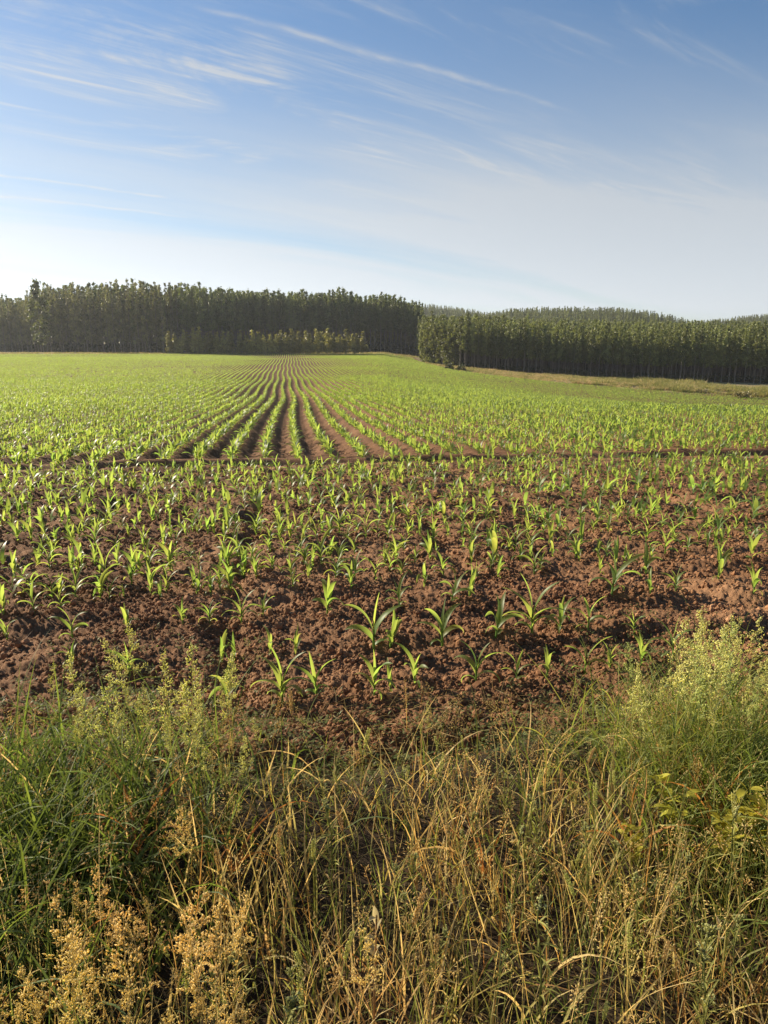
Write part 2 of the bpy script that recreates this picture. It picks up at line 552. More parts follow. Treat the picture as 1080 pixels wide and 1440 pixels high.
# ------------------------------------------------------------------ ground sheet
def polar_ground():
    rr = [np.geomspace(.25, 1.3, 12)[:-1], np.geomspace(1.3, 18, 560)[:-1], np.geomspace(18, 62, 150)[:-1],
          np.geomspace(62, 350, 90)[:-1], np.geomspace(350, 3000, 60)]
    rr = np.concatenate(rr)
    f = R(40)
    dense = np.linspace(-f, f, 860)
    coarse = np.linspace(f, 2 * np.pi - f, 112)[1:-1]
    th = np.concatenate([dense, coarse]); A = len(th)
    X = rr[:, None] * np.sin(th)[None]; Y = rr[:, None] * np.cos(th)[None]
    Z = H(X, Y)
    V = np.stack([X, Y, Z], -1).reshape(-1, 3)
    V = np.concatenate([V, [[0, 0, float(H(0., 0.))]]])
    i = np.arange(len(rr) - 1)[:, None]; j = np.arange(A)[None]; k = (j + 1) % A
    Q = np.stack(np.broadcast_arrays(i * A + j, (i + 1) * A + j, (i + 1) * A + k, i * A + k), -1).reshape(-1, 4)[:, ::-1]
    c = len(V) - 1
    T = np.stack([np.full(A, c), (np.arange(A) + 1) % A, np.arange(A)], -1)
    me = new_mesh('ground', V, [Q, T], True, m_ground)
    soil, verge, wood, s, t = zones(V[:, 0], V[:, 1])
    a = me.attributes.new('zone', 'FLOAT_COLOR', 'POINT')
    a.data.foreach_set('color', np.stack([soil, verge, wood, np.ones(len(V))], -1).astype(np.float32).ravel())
    a = me.attributes.new('damp_shade', 'FLOAT', 'POINT')
    lower = .45 * smooth(-.1, .45, noise(t * .45, s * .6, 19)) + .5 * smooth(.4, -2.2, t)  # headland: random damp patches, and darker towards the left
    a.data.foreach_set('value', np.clip(np.maximum(smooth(BOUND, BOUND + 1.0, s), lower * (s < BOUND)), 0, 1).astype(np.float32))  # long rows: shade of the plants and packed soil put into the colour
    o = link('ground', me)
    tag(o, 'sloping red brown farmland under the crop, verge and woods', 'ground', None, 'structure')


polar_ground()

# ------------------------------------------------------------------ crumbled soil on the headland
def icosphere(sub=1):
    t = (1 + 5 ** .5) / 2
    v = [(-1, t, 0), (1, t, 0), (-1, -t, 0), (1, -t, 0), (0, -1, t), (0, 1, t), (0, -1, -t), (0, 1, -t), (t, 0, -1), (t, 0, 1), (-t, 0, -1), (-t, 0, 1)]
    f = [(0, 11, 5), (0, 5, 1), (0, 1, 7), (0, 7, 10), (0, 10, 11), (1, 5, 9), (5, 11, 4), (11, 10, 2), (10, 7, 6), (7, 1, 8), (3, 9, 4), (3, 4, 2), (3, 2, 6), (3, 6, 8), (3, 8, 9), (4, 9, 5), (2, 4, 11), (6, 2, 10), (8, 6, 7), (9, 8, 1)]
    v = [np.array(p) / np.linalg.norm(p) for p in v]
    for _ in range(sub):
        mid = {}; nf = []
        def m(a, b):
            k = (min(a, b), max(a, b))
            if k not in mid:
                p = v[a] + v[b]; v.append(p / np.linalg.norm(p)); mid[k] = len(v) - 1
            return mid[k]
        for a, b, c in f:
            ab, bc, ca = m(a, b), m(b, c), m(c, a)
            nf += [(a, ab, ca), (b, bc, ab), (c, ca, bc), (ab, bc, ca)]
        f = nf
    return np.array(v), np.array(f)


def clod_mesh(seed, sub=2, name='soil_crumb'):
    v, f = icosphere(sub)
    r = 1 + .38 * noise(v[:, 0] * 1.3 + seed * 7, v[:, 1] * 1.3 + v[:, 2] * 1.7, seed) + .2 * noise(v[:, 0] * 3 + v[:, 2] * 2, v[:, 1] * 3 + seed, seed + 3)
    v = v * r[:, None] * np.array([1, .85, .7])
    return new_mesh(name, v, f, False, m_clod)


def place_clods():
    P = [proto(clod_mesh(i, 1)) for i in range(6)]
    n = 120000
    rr = np.exp(rng.uniform(np.log(2.6), np.log(15.0), n)); th = rng.uniform(-R(40), R(40), n)
    x = rr * np.sin(th); y = rr * np.cos(th)
    soil, verge, wood, s, t = zones(x, y)
    keep = (rng.random(n) < soil * (.30 + .7 * smooth(-.25, .35, noise(x * 1.6, y * 1.6, 91)))) & (s < BOUND + 1)
    x, y, rr = x[keep], y[keep], rr[keep]
    size = np.exp(rng.normal(np.log(.0052), .55, len(x))) * (.8 + .11 * rr)
    size = np.clip(size, .003, .032)
    nb = 420
    kk = rng.integers(0, len(x), nb)
    size[kk] = np.exp(rng.normal(np.log(.020), .35, nb)) * np.clip(.6 + .07 * rr[kk], .6, 1.3)
    z = H(x, y) + size * .2
    scatter('soil_crumbs', np.stack([x, y, z], -1), rng.uniform(0, 6.28, (len(x), 3)), size, rng.integers(0, 6, len(x)), P,
            'loose crumbs of red soil scattered over the tilled headland', 'soil')


place_clods()


def straw_litter():
    g = Geo()
    n = 1500
    rr = np.exp(rng.uniform(np.log(2.5), np.log(14.0), n)); th = rng.uniform(-R(40), R(40), n)
    x = rr * np.sin(th); y = rr * np.cos(th)
    soil, verge, wood, s, t = zones(x, y)
    k = rng.random(n) < soil * (.3 + .7 * smooth(0, .4, noise(x * .8, y * .8, 97)))
    x, y, rr = x[k], y[k], rr[k]; n = len(x)
    c = np.array([(.42, .34, .20), (.30, .21, .11), (.20, .12, .07), (.50, .42, .27)])[rng.integers(0, 4, n)]
    strips(g, np.column_stack([x, y, H(x, y) + .006]), rng.uniform(0, 6.28, n), rng.normal(.12, .25, n), rng.normal(.1, .5, n), rng.uniform(.03, .13, n), rng.uniform(.002, .006, n), c, 3, twist=rng.uniform(-2, 2, n))
    o = link('straw_litter', g.mesh('straw_litter', m_dry))
    tag(o, 'bits of old straw and stalk lying on the tilled soil', 'litter', None, 'stuff')


straw_litter()

CLODS = [((727, 903), .042, 'rounded orange soil clod catching sun between two maize seedlings'),
         ((938, 690), .06, 'dark upturned soil clod on the bare patch at the far right of the headland'),
         ((590, 925), .034, 'reddish soil clod just behind the front row of maize'),
         ((500, 1045), .030, 'soil clod lying where the dry verge grass meets the tilled soil')]
for i, ((cx, cy), s_, lb) in enumerate(CLODS):
    p = pix(cx, cy)
    o = link('soil_clod', clod_mesh(20 + i, 3, 'soil_clod'), None, (p[0], p[1], p[2] + s_ * .35), (.2, .1, i * 1.3), s_)
    tag(o, lb, 'clod')


# ------------------------------------------------------------------ maize
def maize_leaves(seed, n_leaf=None):
    r = random.Random(seed)
    n = n_leaf or r.choice((5, 6, 6, 7))
    az0 = r.uniform(0, 6.28)
    out = []
    for i in range(n):
        f = i / (n - 1)
        az = az0 + (i % 2) * math.pi + r.uniform(-.45, .45)
        zb = .025 + .10 * f + r.uniform(-.008, .008)
        L = (.065 + .185 * math.sin(math.pi * (.10 + .60 * f))) * r.uniform(.78, 1.15)
        W = (.019 + .022 * math.sin(math.pi * (.15 + .7 * f))) * r.uniform(.85, 1.2)
        el = R(54 + 29 * f) + r.uniform(-.16, .16)
        dr = (2.6 - 1.9 * f) * r.uniform(.75, 1.2)
        if i == n - 1:
            el = R(84); dr = r.uniform(.0, .9); L *= .95; W *= .85
        tip = (r.uniform(1.1, 1.7), r.uniform(.9, 1.1), .9) if (i < 2 and r.random() < .4) else (r.uniform(.95, 1.3), r.uniform(.9, 1.08), 1.0)
        out.append((az, zb, L, W, el, dr, r.uniform(-1.0, 1.0), r.uniform(-.5, .5), (r.uniform(.9, 1.2), r.uniform(.85, 1.05), .95), tip))
    return out


def leaf_geo(g, d, segs):
    az, zb, L, W, el, dr, tw, sd, c0, c1 = d
    strips(g, np.array([[.004 * math.cos(az), .004 * math.sin(az), zb]]), az, el, dr, L, W, c0, segs, fold=.38, tipcol=c1, twist=tw, wshape='maize', power=1.35, side=sd)


def stalk_geo(g, seed, sides=7):
    r = random.Random(seed + 500)
    zz = np.array([-.02, 0, .03, .07, .11, .135])
    bend = r.uniform(-.012, .012)
    pts = np.stack([bend * (zz / .13) ** 2, zz * 0, zz], -1)
    tube(g, pts, [.0075, .0075, .0068, .006, .0045, .002], sides)


NV = 18
maize_protos = []
for k in range(NV):
    root = empty('maize_plant', (0, 0, -50))
    g = Geo(); stalk_geo(g, k); link('stalk', g.mesh('stalk', m_stalk, tint=False), root)
    for d in maize_leaves(k):
        g = Geo(); leaf_geo(g, d, 10)
        link('leaf', g.mesh('leaf', m_leaf), root)
    maize_protos.append(root)
maize_single = []
for k in range(NV):
    g = Geo(); stalk_geo(g, k, 5)
    for d in maize_leaves(k):
        leaf_geo(g, d, 7)
    maize_single.append(g.mesh('maize_plant', m_leaf))
maize_low = []
for k in range(8):
    g = Geo()
    for d in maize_leaves(40 + k, 5):
        az, zb, L, W, el, dr, tw, sd, c0, c1 = d
        strips(g, np.array([[0, 0, zb - .02]]), az, el, dr, L, W * 1.4, c0, 4, tipcol=c1, twist=tw, wshape='maize', power=1.35)
    maize_low.append(proto(g.mesh('maize_low', m_leaf)))
maize_clump = []
for k in range(6):
    g = Geo()
    for q in range(6):
        for d in maize_leaves(60 + k * 9 + q, 5):
            az, zb, L, W, el, dr, tw, sd, c0, c1 = d
            strips(g, np.array([[rng.normal(0, .03), (q - 2.5) * .165 + rng.normal(0, .03), zb - .02]]), az, el, dr, L, W * 1.25, c0, 2, tipcol=c1, wshape='oval', power=1.35)
    maize_clump.append(proto(g.mesh('maize_row_piece', m_leaf)))

# surveyed plants of the first rows: (x, y of the base, y of the tip) in the photo
FRONT = [(318, 990, 930), (397, 988, 912), (446, 980, 920), (526, 977, 913), (549, 972, 935), (583, 963, 908), (669, 962, 900), (726, 958, 915),
         (769, 952, 905), (822, 948, 893), (858, 940, 898), (902, 935, 888), (947, 927, 868)]
SECOND = [(100, 937, 900), (182, 950, 898), (10, 900, 862), (102, 897, 848), (312, 930, 890), (330, 926, 888), (380, 922, 884), (415, 920, 882), (526, 914, 835), (548, 913, 862),
          (622, 908, 838), (697, 897, 833), (748, 892, 813), (787, 886, 838), (827, 886, 838), (892, 890, 856)]
THIRD = [(5, 862, 815), (48, 860, 818), (86, 856, 818), (180, 888, 850), (225, 842, 812), (257, 878, 843), (295, 876, 842), (340, 876, 828), (370, 866, 830), (460, 863, 808),
         (562, 853, 810), (634, 848, 800), (660, 840, 792), (860, 836, 772), (915, 834, 800), (950, 831, 795), (1010, 815, 770), (1060, 835, 790)]
FOURTH = [(150, 816, 765), (185, 821, 788), (232, 812, 780), (297, 836, 800), (412, 826, 798), (494, 827, 788), (598, 822, 785), (320, 800, 765), (346, 790, 760),
          (440, 800, 770), (540, 790, 765), (690, 800, 770), (760, 800, 775), (815, 790, 755), (885, 795, 770), (70, 800, 762), (20, 812, 775)]
ORD = ['first', 'second', 'third', 'fourth', 'fifth', 'sixth', 'seventh', 'eighth', 'ninth', 'tenth', 'eleventh', 'twelfth', 'thirteenth', 'fourteenth', 'fifteenth',
       'sixteenth', 'seventeenth', 'eighteenth']

plants = []     # (x, y, height, label, group)
for name, lst in (('front', FRONT), ('second', SECOND), ('third', THIRD), ('fourth', FOURTH)):
    lst = sorted(lst)
    for i, (a, b, c) in enumerate(lst):
        p = pix(a, b)
        h = float(np.clip(height_for(p, c), .15, .42))
        lab = f'{ORD[i]} maize seedling from the left in the {name} row behind the verge grass'
        plants.append((p[0], p[1], h, lab, f'maize seedlings of the {name} row'))
# rows further back, still running across
row_s = np.arange(5.55, BOUND - .2, .52)
far_pts = []
for q, s0 in enumerate(row_s):
    half = s0 * .62 + 1.2
    t_ = -half
    while t_ < half:
        t_ += abs(rng.normal(.128, .06)) + .02
        bare = noise(np.array([t_ * .33]), np.array([s0 * .4]), 12)[0]
        gap = .06 + .28 * max(0, bare - .05) + .20 * smooth(1.5, 4.0, np.array([t_]))[()] * (1 - smooth(10.5, 12.5, np.array([s0]))[()])
        if rng.random() < float(np.asarray(gap).ravel()[0]):
            continue
        ss = s0 + .06 * math.sin(t_ * 1.3 + q) + rng.normal(0, .035)
        xy = ACR * t_ + ROW * ss
        far_pts.append((xy[0], xy[1], float(np.clip(rng.normal(.21, .055), .10, .34))))
far_pts = np.array(far_pts)
infr = np.abs(far_pts[:, 0]) < .53 * far_pts[:, 1]
order = np.argsort(np.where(infr, np.hypot(far_pts[:, 0], far_pts[:, 1]), 1e6))
n_ind = 300 - len(plants)
ind = far_pts[order[:n_ind]]; rest = far_pts[order[n_ind:]]
for q, (x, y, h) in enumerate(ind):
    side = 'left' if x < -1.0 else ('right' if x > 1.0 else 'middle')
    plants.append((x, y, h, None, side))

MIDLAB = {'left': ('leafy maize seedling among the thick stand in the left part of the headland', 'maize seedlings in the left headland'),
          'middle': ('maize seedling on red soil in the middle of the headland, below the converging rows', 'maize seedlings in the middle headland'),
          'right': ('sparse maize seedling on the bare soil in the right part of the headland', 'maize seedlings in the right headland')}
first_use = set()
single_first = {}
for i, (x, y, h, lab, grp) in enumerate(plants):
    z = float(H(x, y)) - .004
    k = int(rng.integers(0, NV)); rz = rng.uniform(0, 6.28); sc = h / .305
    tl = (rng.normal(0, .07), rng.normal(0, .07))
    if lab is None:
        lab, grp = MIDLAB[grp]
    if i < 110:
        if k not in first_use:
            o = maize_protos[k]; first_use.add(k)
            o.location = (x, y, z); o.rotation_euler = (tl[0], tl[1], rz); o.scale = (sc,) * 3
        else:
            o = copy_thing(maize_protos[k], (x, y, z), rz, sc, tl)
    else:
        o = link('maize_plant', maize_single[k], None, (x, y, z), (tl[0], tl[1], rz), sc)
    tag(o, lab, 'maize plant', grp)
for k in range(NV):
    if k not in first_use:
        for ch in list(maize_protos[k].children):
            bpy.data.objects.remove(ch)
        bpy.data.objects.remove(maize_protos[k])


def long_rows():
    xs = []; kinds = []
    # single plants to 110 m
    kmax = 160
    pts = []
    for k in range(-kmax, kmax + 1):
        s1 = 110.0
        n = int((s1 - BOUND - .55) / .125)
        s = BOUND + .40 + np.arange(n) * .125 + rng.normal(0, .035, n)
        s = s + (0.25 * noise(np.array([k * .3]), np.array([1.1]), 4)[0])
        t = k * SP + row_shift(s) + rng.normal(0, .022, n)
        keep = rng.random(n) > .03
        pts.append(np.stack([t, s], -1)[keep])
    pts = np.concatenate(pts)
    xy = pts[:, :1] * ACR + pts[:, 1:] * ROW
    m = (np.abs(xy[:, 0]) < .60 * xy[:, 1] + 2.5) & (field_right(xy[:, 0], xy[:, 1]) > .5)
    m &= rng.random(len(xy)) > .22 * smooth(.25, .6, noise(xy[:, 0] * .25, xy[:, 1] * .12, 15))
    xy = xy[m]
    n = len(xy)
    z = H(xy[:, 0], xy[:, 1])
    patch = 1 + .25 * noise(xy[:, 0] * .11, xy[:, 1] * .05, 16) + .15 * noise(xy[:, 0] * .5, xy[:, 1] * .3, 18)
    sc = np.clip(rng.normal(.94, .18, n), .4, 1.35) * patch
    rot = np.stack([rng.normal(0, .08, n), rng.normal(0, .08, n), rng.uniform(0, 6.28, n)], -1)
    a = np.concatenate([np.column_stack([xy, z]), np.column_stack([rest[:, :2], H(rest[:, 0], rest[:, 1])])])
    nr = len(rest)
    rot = np.concatenate([rot, np.stack([rng.normal(0, .08, nr), rng.normal(0, .08, nr), rng.uniform(0, 6.28, nr)], -1)])
    sc = np.concatenate([sc, rest[:, 2] / .305])
    scatter('maize_seedlings', a, rot, sc, rng.integers(0, 8, len(a)), maize_low,
            'bright green maize seedlings in long rows running away to the woods', 'maize crop')
    # row pieces out to the far edge
    pts = []
    for k in range(-330, 330):
        s = np.arange(110.2, 291, 1.0) + rng.normal(0, .1)
        t = k * SP + row_shift(s)
        pts.append(np.stack([t, s], -1))
    pts = np.concatenate(pts)
    xy = pts[:, :1] * ACR + pts[:, 1:] * ROW
    m = (np.abs(xy[:, 0]) < .60 * xy[:, 1] + 2.5) & (field_right(xy[:, 0], xy[:, 1]) > .5) & (rng.random(len(xy)) > .05)
    xy = xy[m]; n = len(xy)
    z = H(xy[:, 0], xy[:, 1])
    rz = math.atan2(ROW[1], ROW[0]) - math.pi / 2
    rot = np.stack([np.zeros(n), np.zeros(n), np.full(n, rz) + (rng.random(n) > .5) * math.pi], -1)
    patch = 1 + .25 * noise(xy[:, 0] * .05, xy[:, 1] * .03, 17)
    scatter('maize_crop', np.column_stack([xy, z]), rot, np.clip(rng.normal(.92, .1, n), .6, 1.3) * patch, rng.integers(0, 6, n), maize_clump,
            'far half of the maize crop, rows merging into one green sheet below the woods', 'maize crop')


long_rows()


# ------------------------------------------------------------------ trees
def tree_geo(seed, h, crown_lo, rad, nleaf, size, col, bark_sides=6, lean=.02, shape='pole', trunk_r=None, limbs=9):
    """returns (trunk Geo, crown Geo): a tapered trunk with limbs and a crown of small leaf faces gathered in sprays"""
    r = np.random.default_rng(seed)
    tg = Geo(); cg = Geo()
    tr = trunk_r or h * .0075
    zz = np.linspace(0, h * .96, 9)
    wob = np.cumsum(r.normal(0, lean * h / 9, (9, 2)), 0); wob[0] = 0
    tp = np.column_stack([wob, zz])
    tube(tg, np.vstack([[0, 0, -.5], tp]), np.concatenate([[tr * 1.25], tr * (1 - .85 * zz / h)]), bark_sides)
    def at(z):
        return np.array([np.interp(z, zz, tp[:, 0]), np.interp(z, zz, tp[:, 1]), z])
    cen = []; wt = []
    n_l = limbs * 3
    for i in range(n_l):
        f = (i + r.random()) / n_l
        z = h * (crown_lo + (1 - crown_lo) * f)
        if shape == 'cone':
            rr = rad * (1.02 - f) ** .8 * (.6 + .4 * min(1, f * 5))
        elif shape == 'round':
            rr = rad * np.sqrt(max(.05, 1 - (1.9 * f - .9) ** 2))
        else:
            rr = rad * (.55 + .75 * np.sin(np.pi * min(1, f * .9 + .12))) * (1.08 - .75 * f)
        a = r.uniform(0, 6.28); d = rr * r.uniform(.35, 1.0)
        b0 = at(z - d * .5); c = at(z) + np.array([math.cos(a) * d, math.sin(a) * d, d * r.uniform(-.1, .35)])
        if i % 3 == 0:
            tube(tg, np.stack([b0, (b0 + c) / 2 + [0, 0, -.06 * d], c]), [tr * .35, tr * .22, tr * .08], 4, cap=False)
        cen.append(c); wt.append(rr * r.uniform(.5, 1.3))
    cen.append(at(h * .97)); wt.append(rad * .4)
    wt = np.array(wt); pr = wt / wt.sum()
    which = r.choice(len(cen), nleaf, p=pr)
    spread = (rad * .24) * (wt[which] / wt.mean()) ** .5
    P = np.array(cen)[which] + r.normal(size=(nleaf, 3)) * spread[:, None] * np.array([.8, .8, .75])
    shade = r.uniform(.75, 1.25, len(cen))[which] * r.uniform(.8, 1.2, nleaf)
    P[:, 2] = np.minimum(P[:, 2], h * 1.02)
    warm = r.uniform(0, 1, len(cen))[which][:, None]
    C = np.asarray(col)[None] * shade[:, None] * (1 + warm * np.array([[.08, .02, -.10]]))
    rand_quads(cg, P, size * r.uniform(.7, 1.35, nleaf), C, 1.7)
    return tg, cg


EUC = (.140, .170, .068)
YNG = (.26, .25, .09)


def tree_proto(seed, **kw):
    tg, cg = tree_geo(seed, **kw)
    return tg.mesh('trunk', m_bark, tint=False), cg.mesh('crown', m_euc, False)


# 1-metre-tall unit is not used: trees are built at their real size and scaled a little
OLD = [tree_proto(100 + i, h=25, crown_lo=.42, rad=1.75, nleaf=1350, size=.31, col=EUC, shape='cone') for i in range(7)]
LEAFY = [tree_proto(120 + i, h=24, crown_lo=.16, rad=1.5, nleaf=1300, size=.28, col=(.19, .195, .10)) for i in range(6)]
MID = [tree_proto(140 + i, h=15, crown_lo=.34, rad=1.35, nleaf=1250, size=.24, col=(.172, .195, .076), shape='cone') for i in range(7)]
YOUNG = [tree_proto(160 + i, h=7, crown_lo=.10, rad=1.5, nleaf=600, size=.33, col=YNG, shape='cone') for i in range(5)]
BUSHY = [tree_proto(180 + i, h=14, crown_lo=.04, rad=2.0, nleaf=1000, size=.42, col=(.135, .150, .052)) for i in range(4)]
BIG = tree_proto(199, h=28, crown_lo=.12, rad=3.6, nleaf=1900, size=.62, col=EUC, shape='round', limbs=12)


def merged(pair, name):
    """trunk and crown in one mesh, for the scattered far wood"""
    a, b = pair
    va = np.empty(len(a.vertices) * 3, np.float32); a.vertices.foreach_get('co', va)
    vb = np.empty(len(b.vertices) * 3, np.float32); b.vertices.foreach_get('co', vb)
    me = bpy.data.meshes.new(name)
    import bmesh
    bm = bmesh.new(); bm.from_mesh(a); na = len(bm.faces); bm.from_mesh(b)
    bm.faces.ensure_lookup_table()
    for f in bm.faces[na:]:
        f.material_index = 1
    bm.to_mesh(me); bm.free()
    me.materials.append(m_bark); me.materials.append(m_euc)
    return proto(me)


n_trees = 0


def plant_tree(name, pair, x, y, scale, label, cat, group=None, sink=.0):
    global n_trees
    r = empty(name, (x, y, float(H(x, y)) - sink), (rng.normal(0, .015), rng.normal(0, .015), rng.uniform(0, 6.28)), scale)
    link('trunk', pair[0], r); link('crown', pair[1], r)
    tag(r, label, cat, group, 'thing')
    n_trees += 1
    return r


def along(pts, step, jit=.5):
    pts = np.asarray(pts, float)
    seg = np.linalg.norm(np.diff(pts, axis=0), axis=1); L = np.concatenate([[0], np.cumsum(seg)])
    d = np.arange(0, L[-1], step); d = d + rng.normal(0, jit * .4, len(d))
    return np.column_stack([np.interp(d, L, pts[:, 0]), np.interp(d, L, pts[:, 1])])


forest_pts = {'old': [], 'leafy': [], 'mid': []}
# left wood, leafy western flank (edge recedes to the left)
E1 = [(-88, 296), (-190, 350), (-275, 395)]
E2 = [(17, 338), (-40, 342), (-104, 342)]
E2b = [(-93, 342), (-93, 300)]
inward1 = np.array([.46, .89]); inward2 = np.array([0, 1.])
for q in range(20):
    off = q * 3.4
    p = along(np.array(E1) + inward1 * off, 2.9)
    for x, y in p:
        x += rng.normal(0, .5); y += rng.normal(0, .5)
        vis = x > -.60 * y
        u = 540 + 1000 * x / y
        sc = (1.06 + .06 * float(noise(np.array([x * .06]), np.array([y * .06]), 55)[0]) + .10 * float(np.interp(u, [0, 60, 75, 200, 245], [-.9, -.6, 0.9, .7, 0]))) * rng.uniform(.84, 1.10)
        if q < 2 and vis and u > -20 and rng.random() < .82:
            plant_tree('eucalyptus_tree', LEAFY[rng.integers(0, 6)], x, y, sc,
                       'tall pale eucalyptus with foliage down its trunk in the left flank of the wood', 'tree', 'leafy eucalyptus at the left edge of the field')
        else:
            forest_pts['leafy' if q < 3 else 'old'].append((x, y, sc))
for q in range(26):
    off = q * 3.2
    for x, y in along(np.array(E2) + inward2 * off, 2.35):
        x += rng.normal(0, .4); y += rng.normal(0, .4)
        u = 540 + 1000 * x / y
        sc = (1 + .07 * float(noise(np.array([x * .07]), np.array([y * .02]), 56)[0])) * float(np.interp(u, [240, 300, 480, 560, 590], [1.10, 1.10, 1.04, .98, .88])) * rng.uniform(.86, 1.10)
        if q < 2 and rng.random() < .9:
            plant_tree('eucalyptus_tree', OLD[rng.integers(0, 7)], x, y, sc,
                       'slender bare trunked eucalyptus in the dark wall of wood behind the young trees', 'tree', 'eucalyptus in the dark wall of wood')
        else:
            forest_pts['old'].append((x, y, sc))
        if q > 2 and rng.random() < .35:
            forest_pts.setdefault('young', []).append((x + 1.1, y, rng.uniform(1.3, 1.9)))
for q in range(4):
    for x, y in along(np.array(E2b) - np.array([3.0 * q + 1.5, 0]), 3.0):
        forest_pts['old'].append((x + rng.normal(0, .4), y, rng.uniform(.74, .92)))
plant_tree('eucalyptus_tree', BIG, -.470 * 320, 320, 1.08, 'tallest broad crowned eucalyptus rising above the skyline at the left end of the wood', 'tree')
plant_tree('eucalyptus_tree', BUSHY[0], 17.5, 336, 1.42, 'eucalyptus leafy to the ground at the right hand corner of the dark wall of wood', 'tree')
# belt of young trees before the dark wall
for x, y in along([(-84, 288), (-46, 286), (-7, 286)], 2.3):
    u = 540 + 1000 * x / y
    lit = u > 300
    plant_tree('young_eucalyptus', YOUNG[rng.integers(0, 5)], x + rng.normal(0, .3), y + rng.normal(0, .8), rng.uniform(1.02, 1.4) * (1.0 if lit else 1.05),
               'short young eucalyptus in the belt below the dark wall of wood', 'young tree', 'young eucalyptus belt')
for x, y in along([(-84, 292), (-9, 290)], 2.6):
    forest_pts.setdefault('young', []).append((x, y, rng.uniform(.85, 1.05)))

# right wood
E3 = [(14, 262), (26, 243), (46, 237), (72, 230), (114, 219), (160, 210)]
n3 = np.array([.17, .985])
for q in range(2):
    for x, y in along(np.array(E3) + n3 * q * 3.0, 2.15):
        x += rng.normal(0, .35); y += rng.normal(0, .35)
        if x > .60 * y: continue
        corner = x < 25
        if corner:
            plant_tree('eucalyptus_tree', BUSHY[rng.integers(0, 4)], x, y, rng.uniform(.78, .98),
                       'sunlit eucalyptus leafy to the ground at the near corner of the right hand wood', 'tree', 'leafy eucalyptus at the corner of the right hand wood')
        else:
            plant_tree('eucalyptus_tree', MID[rng.integers(0, 7)], x, y, rng.uniform(.84, 1.10) * (1 + .08 * float(noise(np.array([x * .09]), np.array([.5]), 57)[0])),
                       'straight plantation eucalyptus with bare trunk along the front of the right hand wood', 'tree', 'front trees of the right hand wood')
# the wood running back and over the hills
gx, gy = np.meshgrid(np.arange(2, 330, 2.5), np.arange(205, 520, 2.5))
gx = gx.ravel() + rng.normal(0, .8, gx.size); gy = gy.ravel() + rng.normal(0, .8, gy.size)
ey = np.interp(gx, [14, 26, 46, 72, 114, 160, 330], [262, 243, 237, 230, 219, 210, 190]) + 6
ok = (gy > ey) & (gx < .60 * gy + 6) & (gx > 14 + .02 * (gy - 255))
for x, y in zip(gx[ok], gy[ok]):
    forest_pts['mid'].append((x, y, float(np.clip(rng.normal(.98, .11), .7, 1.25))))
hx, hy = np.meshgrid(np.arange(-40, 680, 4.2), np.arange(560, 1010, 4.6))
hx = hx.ravel() + rng.normal(0, 1.2, hx.size); hy = hy.ravel() + rng.normal(0, 1.2, hy.size)
ok = (hx < .60 * hy + 10) & (hx > -.02 * hy)
for x, y in zip(hx[ok], hy[ok]):
    forest_pts['mid'].append((x, y, rng.uniform(.8, 1.2)))


def forest():
    pr = [merged(p, 'wood_tree') for p in OLD] + [merged(p, 'wood_tree') for p in LEAFY] + [merged(p, 'wood_tree') for p in MID] + [merged(p, 'wood_tree') for p in YOUNG]
    # order in which the joined instances are numbered does not matter inside one kind, so scatter kind by kind
    i = 0
    for key, n, nm, lb in (('old', 7, 'eucalyptus_wood', 'depth of the tall eucalyptus wood behind its front trees on the left'),
                           ('leafy', 6, 'eucalyptus_thicket', 'inner ranks of the leafy eucalyptus flank at the left edge'),
                           ('mid', 7, 'forest', 'eucalyptus forest rolling back over the hills on the right'),
                           ('young', 5, 'young_wood', 'second rank of the young eucalyptus belt below the dark wood')):
        a = np.array(forest_pts[key]); k = len(a)
        z = H(a[:, 0], a[:, 1])
        rot = np.stack([rng.normal(0, .015, k), rng.normal(0, .015, k), rng.uniform(0, 6.28, k)], -1)
        scatter(nm, np.column_stack([a[:, :2], z]), rot, a[:, 2], rng.integers(0, n, k), pr[i:i + n], lb, 'wood')
        i += n


forest()

# bushes along the edge of the right wood and the rough grass strip
def bush_mesh(seed, col, n=420):
    r = np.random.default_rng(seed)
    g = Geo()
    cen = r.normal(size=(14, 3)) * np.array([.55, .55, .25]) + [0, 0, .5]
    cen[:, 2] = np.abs(cen[:, 2])
    w = r.integers(0, 14, n)
    P = cen[w] + r.normal(size=(n, 3)) * .17
    P[:, 2] = np.abs(P[:, 2])
    C = np.asarray(col)[None] * (r.uniform(.75, 1.25, 14)[w] * r.uniform(.85, 1.15, n))[:, None]
    rand_quads(g, P, .15 * r.uniform(.7, 1.4, n), C, 1.8)
    for c in cen[:7]:
        tube(g, np.stack([[0, 0, -.1], c * [.5, .5, .6], c]), [.03, .02, .008], 4, (.10, .08, .05), cap=False)
    return g.mesh('bush', m_euc, False)


BUSH = [bush_mesh(300 + i, c) for i, c in enumerate([(.07, .085, .03), (.23, .20, .09), (.05, .065, .028)])]
for (px_, py_, sc, k, lb) in ((632, 519, 1.5, 2, 'dark round bush at the foot of the sunlit corner trees'),
                              (598, 508, 1.8, 0, 'green bush where the track passes between the two woods'),
                              (612, 511, 2.0, 0, 'small green bush left of the dark round bush'),
                              (648, 521, 1.4, 2, 'small dark bush right of the dark round bush'),
                              (1042, 560, 1.5, 1, 'olive bush in the rough grass strip near the right edge of the field'),
                              (985, 552, 1.0, 1, 'low tan bush in the rough grass strip left of the olive bush'),
                              (896, 536, 1.3, 0, 'small green shrub against the shaded front of the right hand wood')):
    p = pix(px_, py_)
    o = link('bush', BUSH[k], None, (p[0], p[1], p[2] - .05), (0, 0, rng.uniform(0, 6)), sc)
    tag(o, lb, 'bush')


